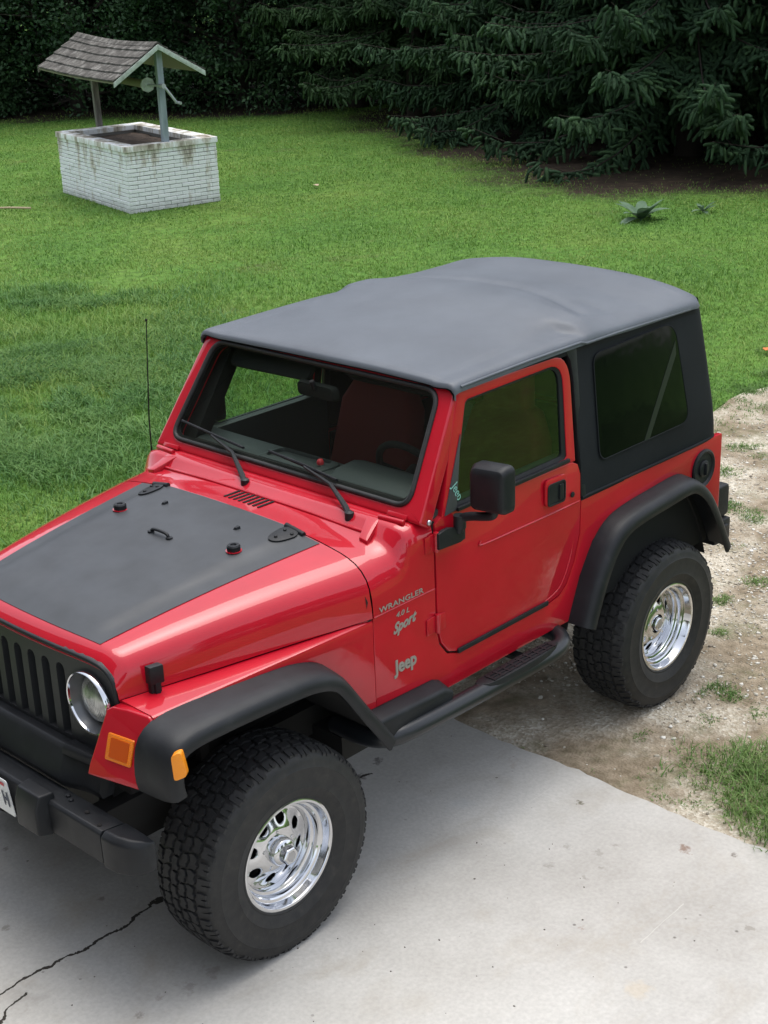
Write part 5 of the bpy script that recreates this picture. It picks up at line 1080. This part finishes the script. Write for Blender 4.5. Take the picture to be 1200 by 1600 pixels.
OLV = mat('olive_board', (0.17, 0.17, 0.10), 0.8)
def wbox(b, u0, u1, v0, v1, z0, z1, du=0.0, dv=0.0):
    b.prism([wl_(u0, v0, z0), wl_(u1, v0, z0), wl_(u1, v1, z0), wl_(u0, v1, z0)], [wl_(u0 + du, v0 + dv, z1), wl_(u1 + du, v0 + dv, z1), wl_(u1 + du, v1 + dv, z1), wl_(u0 + du, v1 + dv, z1)])
for (v, m) in ((0.14, PWD), (2.86, GWD)):
    b = B(); wbox(b, .645, .735, v, v + .09, .78, 2.20, -.01, -.01 if v < 1 else .06); obj('post', b, m, well, 0.006)
# roof: two slopes of lapped shingles on a sagging ridge
RV0, RV1 = -0.02, 3.28
def ridge(v): t = (v - RV0) / (RV1 - RV0); return 2.255 + .045 * t - .045 * math.sin(PI * t) 
def eave(v, s): t = (v - RV0) / (RV1 - RV0); return (1.795 if s < 0 else 1.865) + .045 * t - .020 * math.sin(PI * t)
UE = {-1: -0.07, 1: 1.29}; UR = 0.615
SHG = mat('mossy_shingles', (0.12, 0.115, 0.105), 0.95, 0, 0.2)
_n = noise(SHG, scale_vec(SHG, pos(SHG), (1, 1, 1)), 7, 8, 0.7); lk(SHG, ramp(SHG, _n, [(0.34, (0.045, 0.042, 0.038)), (0.52, (0.105, 0.098, 0.088)), (0.70, (0.26, 0.25, 0.23))]), bsdf(SHG).inputs['Base Color']); bump(SHG, noise(SHG, pos(SHG), 50, 5), 0.8, 0.012)
rf = empty('roof', wl_(.615, 1.6, 2.1), well)
for s in (-1, 1):
    def rp(v, t, off): # t 0 ridge .. 1 eave
        zr, ze = ridge(v), eave(v, s); return wl_(UR + (UE[s] - UR) * t, v, zr + (ze - zr) * t + off)
    vs = np.linspace(RV0, RV1, 25)
    b = B(); b.loft([[rp(v, 0, -.012), rp(v, .985, -.012), rp(v, .985, -.035), rp(v, 0, -.035)] for v in vs]); obj('roof_deck', b, OLV, rf, smooth=30)
    b = B(); NCs = 5; r_ = random.Random(12 + s)
    for k in range(NCs):
        t0, t1 = max(0, k / NCs - .02), (k + 1) / NCs + .012; lip = .030
        jag = [r_.uniform(-.012, .012) for _ in vs]
        b.loft([[rp(v, t0, .004), rp(v, t1 + j * .6, lip), rp(v, t1 + j * .6, lip - .016), rp(v, t0, -.008)] for v, j in zip(vs + 0.0, jag)])
    obj('shingles', b, SHG, rf, smooth=30)
    for v in (RV0 - .012, RV1 + .012):
        b = B(); b.prism([rp(v, 0.0, -.005), rp(v, 1.0, -.005), rp(v, 1.0, -.075), rp(v, 0.0, -.075)], [(q[0] + EV[0] * .02, q[1] + EV[1] * .02, q[2]) for q in [rp(v, 0.0, -.005), rp(v, 1.0, -.005), rp(v, 1.0, -.075), rp(v, 0.0, -.075)]]); obj('fascia', b, FAS if v < 1 else GWD, rf, 0.003)
b = B(); b.loft([[wl_(UR - .07, v, ridge(v) - .022), wl_(UR, v, ridge(v) + .030), wl_(UR + .07, v, ridge(v) - .022), wl_(UR, v, ridge(v) + .005)] for v in np.linspace(RV0, RV1, 25)]); obj('ridge_cap', b, SHG, rf, smooth=30)
b = B(); b.tube([wl_(.60, .47, 1.69), wl_(.62, 2.75, 1.72)], .058, 14); obj('roller', b, OLV, well, smooth=40)
b = B(); b.tube([wl_(.60, .44, 1.69), wl_(.60, .475, 1.69)], .105, 8); obj('roller_end', b, FAS, well)
GALV = mat('galvanised_pipe', (0.42, 0.46, 0.47), 0.5, 0.6)
b = B(); b.tube([wl_(.60, .46, 1.69), wl_(.66, .08, 1.69)], .016, 8); b.tube([wl_(.66, .10, 1.69), wl_(.67, .02, 1.69)], .035, 10); b.tube([wl_(.67, .05, 1.69), wl_(.70, .035, 1.66), wl_(.84, .03, 1.46)], .020, 8); b.tube([wl_(.84, .05, 1.46), wl_(.87, -.06, 1.45)], .022, 8); obj('crank', b, GALV, well, smooth=50)

# ================================================================ TREES
NEED = leafmat('spruce_needles', (0.024, 0.058, 0.025), (0.038, 0.090, 0.038), (0.070, 0.142, 0.056), 0.6, 1.2, 0.0)
NEED2 = leafmat('soft_conifer_needles', (0.030, 0.066, 0.024), (0.040, 0.088, 0.030), (0.056, 0.112, 0.038), 0.6, 1.2, 0.0)
LEAF = leafmat('dark_leaves', (0.016, 0.042, 0.016), (0.028, 0.068, 0.025), (0.046, 0.098, 0.036), 0.55, 0.7, 0.10)
for _m in (NEED, NEED2): bsdf(_m).inputs['Roughness'].default_value = 0.8; bump(_m, noise(_m, pos(_m), 75, 3, .8), 1.0, 0.03)
BARK = mat('bark', (0.055, 0.045, 0.036), 0.95); bump(BARK, noise(BARK, scale_vec(BARK, pos(BARK), (14, 14, 3)), 2, 5), 0.8, 0.02)
TWIG = mat('dead_twig', (0.16, 0.14, 0.12), 0.9)
def spruce(name, H, R, seed, m, fine=1.0, zmin=1.15):
    rng = np.random.default_rng(seed); D = []; bark = B()
    bark.tube([(0, 0, -.05), (.02, .01, H * .3), (0, .03, H * .7), (0, 0, H)], [.24, .19, .10, .02], 10)
    z = zmin; fing = []
    while z < H * .97:
        low = z < 5.0; nb = int(rng.integers(6, 9)) if low else 6; a0 = rng.uniform(0, 2 * PI)
        for k in range(nb):
            a = a0 + 2 * PI * k / nb + rng.normal(0, .14); L = R * (1 - z / H) ** .75 * rng.uniform(.75, 1.12); zz = z + rng.uniform(-.2, .2)
            dr = (rng.uniform(.22, .55) if rng.random() < .82 else rng.uniform(.6, .85)) if z < 4 else rng.uniform(.05, .25)
            def ax(t, a=a, L=L, zz=zz, dr=dr): 
                return arr((math.cos(a) * L * t, math.sin(a) * L * t, zz - dr * L * t + (dr * .62) * L * t * t * t))
            ts = np.linspace(0, 1, 7); bark.tube([ax(t) for t in ts], list(np.linspace(.020, .004, 7)), 5)
            step = (.085 if low else .34) / fine; n = max(3, int(L / step))
            for i in range(n):
                t = .16 + .84 * (i + rng.random()) / n; p_ = ax(t)
                for sd_ in (-1, 1):
                    ll = (0.16 + .62 * (1 - t) * min(1, L / 3.0)) * rng.uniform(.6, 1.15); aa = a + sd_ * rng.uniform(.65, 1.05)
                    m_ = max(1, int(ll / (.085 if low else .34) * 1.0))
                    for q in range(m_):
                        u = (q + .6) / m_; base = p_ + arr((0, 0, .02)) + arr((math.cos(aa), math.sin(aa), -.38 - .35 * u)) * ll * u
                        fa = aa + rng.uniform(-1.3, 1.3); dn = rng.uniform(.8, 3.0) if rng.random() < .55 else rng.uniform(-.4, .6)
                        d = arr((math.cos(fa), math.sin(fa), -dn)); d /= np.linalg.norm(d)
                        fing.append((*base, *d, rng.uniform(.11, .23) * (1 if low else 3.0), (.0265 if low else .11) * rng.uniform(.8, 1.3) / fine ** .5))
        z += rng.uniform(.36, .58) if low else rng.uniform(.55, .8)
    Fg = arr(fing); P, Dv, Ln, Wd = Fg[:, :3], Fg[:, 3:6], Fg[:, 6:7], Fg[:, 7:8]; n = len(P)
    s1 = np.cross(Dv, rng.normal(size=(n, 3))); s1 /= np.linalg.norm(s1, axis=1)[:, None]; s2 = np.cross(Dv, s1); K = 5; rings = []
    for t, rr in ((0.0, .55), (.22, 1.0), (.62, .95), (.90, .85), (1.0, .35)):   # each spray is a plump bristly finger
        bend = arr((0, 0, -1)) * (t * t * .18) * Ln
        for k in range(K):
            a = 2 * PI * k / K + t * 1.3; q = Wd * rr * rng.uniform(.72, 1.28, (n, 1))
            rings.append(P + Dv * Ln * t + bend + (s1 * math.cos(a) + s2 * math.sin(a)) * q)
    V = np.stack(rings, 1); F = []; base = np.arange(n)[:, None] * (5 * K)
    for r in range(4):
        for k in range(K):
            k2 = (k + 1) % K; F.append(base + np.array([[r * K + k, r * K + k2, (r + 1) * K + k2, (r + 1) * K + k]]))
    me = raw_mesh(name + '_crown', V.reshape(-1, 3), np.concatenate(F), m)
    return bark, me
def decid(name, H, R, seed, m, skirt=0.12):
    rng = np.random.default_rng(seed); bark = B(); bark.tube([(0, 0, -.05), (.05, 0, H * .3), (0, .1, H * .7)], [.20, .15, .05], 9)
    P = []; Nn = []; Sz = []
    for k in range(330):
        low = k < 250; z = rng.uniform(skirt, 4.2) if low else rng.uniform(4.0, H)
        rr = R * (0.62 + 0.38 * math.sin(PI * min(1, max(0.05, (z + 1.2) / (H + 1.2))) ** .8)); a = rng.uniform(0, 2 * PI); q = rr * (rng.random() ** .33) * rng.uniform(.8, 1.08)
        c = arr((q * math.cos(a), q * math.sin(a), z)); cr = rng.uniform(.35, .75) if low else rng.uniform(.8, 1.4)
        if k % 5 == 0: bark.tube([(0, 0, max(.3, z * .6)), tuple(c * .55 + arr((0, 0, z * .4))), tuple(c)], [.05, .03, .008], 5)
        n = int(110 * (cr / .5) ** 2) if low else 60
        d = rng.normal(size=(n, 3)); d /= np.linalg.norm(d, axis=1)[:, None]; d[:, 2] *= .7; P.append(c + d * cr * (rng.random((n, 1)) ** .4)); nn = d * .5 + rng.normal(size=(n, 3)) * .5 + arr((0, 0, .5)); Nn.append(nn); Sz.append(np.full(n, .048 if low else .22) * rng.uniform(.6, 1.4, n))
    P, Nn, Sz = np.concatenate(P), np.concatenate(Nn), np.concatenate(Sz)[:, None]; k = P[:, 2] > .05; P, Nn, Sz = P[k], Nn[k], Sz[k]; Nn /= np.linalg.norm(Nn, axis=1)[:, None]; n = len(P)
    t = np.cross(Nn, rng.normal(size=(n, 3))); t /= np.linalg.norm(t, axis=1)[:, None]; s_ = np.cross(Nn, t)
    V = np.stack([P - t * Sz, P + s_ * Sz * .55 - t * Sz * .1, P + t * Sz * 1.1 - Nn * Sz * .2, P - s_ * Sz * .55 - t * Sz * .1], 1).reshape(-1, 3); i = np.arange(n)[:, None] * 4
    return bark, raw_mesh(name + '_crown', V, np.concatenate([i, i + 1, i + 2, i + 3], 1), m)
def dead_twigs(parent, pts_list):
    b = B()
    for P, r in pts_list: b.tube(smooth_path(P, 1), list(np.linspace(r, r * .35, len(smooth_path(P, 1)))), 5)
    obj('dead_branch', b, TWIG, parent)
def plant_tree(kind, src, x, y, rz, sc, label, cat, group):
    bark_me, crown_me = src; r = empty(kind, (x, y, 0)); r.rotation_euler = (0, 0, rz); r.scale = (sc, sc, sc)
    for nme, me in (('trunk', bark_me), ('crown', crown_me)):
        o = bpy.data.objects.new(nme, me); COL.objects.link(o); o.parent = r
    return tag(r, label, cat, group)
def barkmesh(name, b):
    me = bpy.data.meshes.new(name); me.from_pydata(b.v, [], b.f); me.materials.append(BARK); me.polygons.foreach_set('use_smooth', [True] * len(me.polygons)); return me
bk, cm = spruce('spruce', 13, 4.4, 21, NEED); SP1 = (barkmesh('spruce_trunk', bk), cm)
bk, cm = spruce('spruce_b', 12, 4.0, 22, NEED); SP2 = (barkmesh('spruce_b_trunk', bk), cm)
bk, cm = spruce('hemlock', 11, 3.4, 23, NEED2, 1.1, 1.5); SP3 = (barkmesh('hemlock_trunk', bk), cm)
bk, cm = decid('leafy', 9, 3.2, 31, LEAF); DC1 = (barkmesh('leafy_trunk', bk), cm)
bk, cm = decid('leafy_b', 8, 2.8, 32, LEAF, 0.1); DC2 = (barkmesh('leafy_b_trunk', bk), cm)
TWG = True
G1, G2, G3 = 'dark spruces behind the lawn', 'leafy trees behind the well', 'far trees behind the spruces'
plant_tree('spruce', SP1, -16.2, -9.3, 0.4, 1.0, 'tall dark spruce in the middle with boughs drooping to the bare soil', 'tree', G1)
plant_tree('spruce', SP2, -16.9, -5.2, 2.0, 1.0, 'dark spruce at the right end of the row above the bare soil', 'tree', G1)
plant_tree('spruce', SP1, -17.6, -13.2, 3.3, 0.95, 'dark spruce between the middle spruce and the pale soft conifer', 'tree', G1)
plant_tree('conifer', SP3, -18.0, -17.0, 1.0, 1.0, 'softer lighter green conifer left of the spruces', 'tree', G1)
plant_tree('conifer', SP3, -19.6, -20.3, 2.6, 1.05, 'soft green conifer directly behind the right side of the well roof', 'tree', G1)
plant_tree('leafy_tree', DC1, -18.6, -23.2, 0.5, 1.0, 'dark leafy tree standing directly behind the well', 'tree', G2)
plant_tree('leafy_tree', DC2, -16.0, -26.2, 1.7, 1.05, 'dark leafy tree behind the left side of the well roof', 'tree', G2)
plant_tree('leafy_tree', DC1, -13.2, -29.0, 2.9, 1.0, 'dark leafy tree at the far left edge of the lawn', 'tree', G2)
plant_tree('leafy_tree', DC2, -10.2, -32.0, 4.0, 1.05, 'leafy tree beyond the left end of the lawn', 'tree', G2)
plant_tree('leafy_tree', DC1, -25.5, -22.5, 4.4, 1.1, 'far leafy tree behind the soft conifers', 'tree', G3)
plant_tree('leafy_tree', DC2, -21.5, -29.5, 5.0, 1.2, 'far leafy tree behind the tree line left of the well', 'tree', G3)
plant_tree('leafy_tree', DC1, -16.5, -35.0, 0.9, 1.2, 'far leafy tree behind the left edge of the lawn', 'tree', G3)
plant_tree('leafy_tree', DC2, -27.5, -16.0, 2.2, 1.1, 'far leafy tree seen between soft conifer and spruce', 'tree', G3)
plant_tree('leafy_tree', DC1, -27.0, -8.8, 3.0, 1.0, 'far leafy tree behind the middle spruce', 'tree', G3)
plant_tree('leafy_tree', DC2, -26.0, -2.6, 1.2, 1.0, 'far leafy tree behind the spruce at the right end', 'tree', G3)
plant_tree('leafy_tree', DC1, 24, -24, 0.3, 1.5, 'unseen tall leafy tree added across the driveway in front of the car', 'tree', 'unseen trees added for dark reflections')  # this and the next five: out of view, added to darken reflections
plant_tree('leafy_tree', DC2, 33, -11, 1.3, 1.6, 'unseen tall leafy tree added farther off in front of the car', 'tree', 'unseen trees added for dark reflections')
plant_tree('spruce', SP2, 36, 4, 2.3, 1.1, 'spruce standing at the far end of the driveway', 'tree', 'unseen trees added for dark reflections')
plant_tree('leafy_tree', DC1, -3, 30, 3.3, 1.4, 'unseen tall leafy tree added on the driver side of the car', 'tree', 'unseen trees added for dark reflections')
plant_tree('leafy_tree', DC2, 11, 33, 5.3, 1.4, 'unseen tall leafy tree added behind the viewer beside the driveway', 'tree', 'unseen trees added for dark reflections')
plant_tree('leafy_tree', DC1, -15, 27, 4.6, 1.3, 'unseen tall leafy tree added beside the far part of the gravel track', 'tree', 'unseen trees added for dark reflections')
for (x, y, rz, sc, lab) in [(-20.6, -26.0, 3.0, 1.1, 'dark leafy tree deep behind the well'), (-17.6, -30.0, 1.0, 1.15, 'dark leafy tree deep in the shade left of the well'), (-14.0, -33.5, 5.2, 1.1, 'dark leafy tree deep behind the far left edge of the lawn')]:
    plant_tree('leafy_tree', DC1, x, y, rz, sc, lab, 'tree', 'back row of leafy trees')
for (x, y, rz, sc, lab) in [(-21.0, -7.2, 1.1, .95, 'spruce half hidden behind the middle spruce'), (-21.8, -11.6, 2.4, 1.0, 'spruce in the dark gap behind the middle spruce and the next one left'), (-22.6, -15.6, 3.6, .95, 'spruce hidden in the shade between soft conifer and spruces'), (-21.6, -2.4, 5.1, 1.0, 'spruce at the back of the right end of the row'), (-24.6, -19.2, .2, 1.0, 'spruce in the deep shade behind the soft conifers')]:
    plant_tree('spruce', SP2, x, y, rz, sc, lab, 'tree', 'back row of spruces')
_sp = [o for o in COL.objects if o.name.startswith('spruce') and o.parent is None and abs(o.location.x + 16.9) < .01][0]; WL[_sp.name] = arr(_sp.location)
for z0, y0 in ((1.62, -8.0), (1.75, -6.9)):
    base = arr((-13.4, y0 + .6, z0 + .12)); tip = arr((-12.5, y0 - .5, z0 - .12)); m_ = (base + tip) / 2
    dead_twigs(_sp, [([tuple(base), tuple(m_ + arr((0, 0, .06))), tuple(tip)], .016)] + [([tuple(base + (tip - base) * t), tuple(base + (tip - base) * t + arr((.05, .04, -.14))), tuple(base + (tip - base) * t + arr((.02, .10, -.30 + .1 * t)))], .007) for t in (.15, .35, .5, .7)])
# ================================================================ HOUSE out of view, added so the glass and paint mirror something dark
added_house = empty('added_house', (11.5, -3.5, 0)); tag(added_house, 'unseen brown two-storey gabled building added to darken the windscreen reflection', 'added_house')
SID = mat('brown_siding', (0.070, 0.055, 0.043), 0.75); _w = nd(SID, 'ShaderNodeTexWave'); _w.wave_type = 'BANDS'; _w.bands_direction = 'Z'; _w.wave_profile = 'SAW'; _w.inputs['Scale'].default_value = 2.2; lk(SID, pos(SID), _w.inputs['Vector']); bump(SID, _w.outputs[1], 0.6, 0.02)
b = B(); gy0, gy1, gp, ge = -12.0, 2.6, 9.0, 6.2
gab = [(gy0, -.05), (gy1, -.05), (gy1, ge), ((gy0 + gy1) / 2, gp), (gy0, ge)]; b.prism([(7.20, y, z) for y, z in gab], [(17, y, z) for y, z in gab]); obj('wall', b, SID, added_house, smooth=0)
b = B()
for sg in (-1, 1):
    ym, ye = (gy0 + gy1) / 2, (gy0 - .5 if sg < 0 else gy1 + .5); sl = (gp - ge) / ((gy1 - gy0) / 2); ze = gp - sl * abs(ye - ym)
    b.prism([(6.70, ym, gp + .06), (6.70, ye, ze + .06), (6.70, ye, ze + .22), (6.70, ym, gp + .22)], [(17.4, ym, gp + .06), (17.4, ye, ze + .06), (17.4, ye, ze + .22), (17.4, ym, gp + .22)])
obj('roof', b, SHG, added_house, smooth=0)
WTR = mat('dark_trim', (0.10, 0.09, 0.08), 0.6); PAN = mat('window_pane', (0.01, 0.012, 0.013), 0.05)
b = B(); b.box(7.12, 7.22, -3.2, 1.5, 0, 2.25); gd = obj('garage_door', b, WTR, added_house, 0.01)
for k in range(4): b = B(); b.box(7.09, 7.13, -3.15, 1.45, .06 + .55 * k, .56 + .55 * k); obj('door_panel', b, WTR, gd, 0.015)
for (y, z) in [(-7.4, .9), (-7.4, 3.4), (-3.6, 3.4), (-.4, 3.4)]:
    b = B(); b.ring([(7.14, y, z), (7.14, y + 1.3, z), (7.14, y + 1.3, z + 1.4), (7.14, y, z + 1.4)], [(7.14, y + .09, z + .09), (7.14, y + 1.21, z + .09), (7.14, y + 1.21, z + 1.31), (7.14, y + .09, z + 1.31)], [(7.22, y, z), (7.22, y + 1.3, z), (7.22, y + 1.3, z + 1.4), (7.22, y, z + 1.4)], [(7.22, y + .09, z + .09), (7.22, y + 1.21, z + .09), (7.22, y + 1.21, z + 1.31), (7.22, y + .09, z + 1.31)]); w_ = obj('window', b, WTR, added_house, 0.01)
    b = B(); b.box(7.17, 7.19, y + .09, y + 1.21, z + .09, z + 1.31); obj('pane', b, PAN, w_)
# ================================================================ SMALL THINGS ON THE LAWN
PLANT = leafmat('broad_leaf', (0.08, 0.14, 0.08), (0.11, 0.18, 0.11), (0.15, 0.22, 0.14), 0.7, 6, 0.15)
def rosette(name, x, y, n, L, wid, seed, label):
    rng = random.Random(seed); r = empty(name, (x, y, 0)); tag(r, label, 'plant'); b = B()
    for k in range(n):
        a = 2 * PI * k / n * 1.62 + rng.uniform(-.3, .3); up = rng.uniform(.25, 1.1); l = L * rng.uniform(.7, 1.1); rings = []
        for t in np.linspace(0, 1, 7):
            w = wid * math.sin(PI * min(1, .12 + t * .88)) ** .8; rr = l * (t * math.cos(up * .6)); z = l * (math.sin(up) * t - .45 * t * t * math.cos(up)) + .02
            cx, cy = x + math.cos(a) * rr, y + math.sin(a) * rr; px, py = -math.sin(a) * w, math.cos(a) * w
            rings.append([(cx - px, cy - py, z + .25 * w), (cx, cy, z), (cx + px, cy + py, z + .25 * w)])
        b.loft(rings, False)
    obj('leaves', b, PLANT, r, smooth=60)
    b = B(); b.tube([(x, y, 0), (x, y, .10)], .012, 6); obj('stem', b, PLANT, r)
rosette('mullein_plant', -10.60, -6.46, 13, .42, .075, 3, 'pale grey-green broad-leaved weed rosette on the lawn before the spruces')
rosette('weed_plant', -11.5, -6.1, 7, .20, .035, 5, 'small dark green weed right of the pale broad-leaved rosette')
TAN = mat('dry_leaf', (0.42, 0.33, 0.22), 0.8); WHT = mat('pale_litter', (0.62, 0.62, 0.54), 0.8)
def stick(name, P, r, m, label, cat):
    b = B(); b.tube(P, r, 6); tag(obj(name, b, m, smooth=50), label, cat)
stick('fallen_stick', [(-6.30, -14.75, .045), (-6.45, -14.55, .05), (-6.62, -14.25, .045)], .016, TAN, 'pale fallen stick on the grass at the left edge before the well', 'stick')
def leaf(name, x, y, r, m, label, rz=0.3):
    b = B(); pts = [(math.cos(a) * r * (1 + .3 * math.sin(3 * a)), math.sin(a) * r * .6) for a in np.linspace(0, 2 * PI, 12, endpoint=False)]
    c_, s_ = math.cos(rz), math.sin(rz); f = lambda q, z: (x + q[0] * c_ - q[1] * s_, y + q[0] * s_ + q[1] * c_, z + .3 * abs(q[1]))
    b.prism([f(q, .050) for q in pts], [f(q, .054) for q in pts]); tag(obj(name, b, m), label, 'leaf')
leaf('fallen_leaf', -10.31, -12.13, .07, TAN, 'pale dry leaf alone on the grass midway between well and spruces', 1.0)
leaf('fallen_leaf', -5.74, -1.91, .045, mat('orange_leaf', (0.55, 0.16, 0.04), 0.7), 'orange fallen leaf on the grass beside the gravel track', .4)
b = B(); cl = random.Random(8)
STONEB = mat('pale_stone', (0.50, 0.46, 0.38), 0.9)
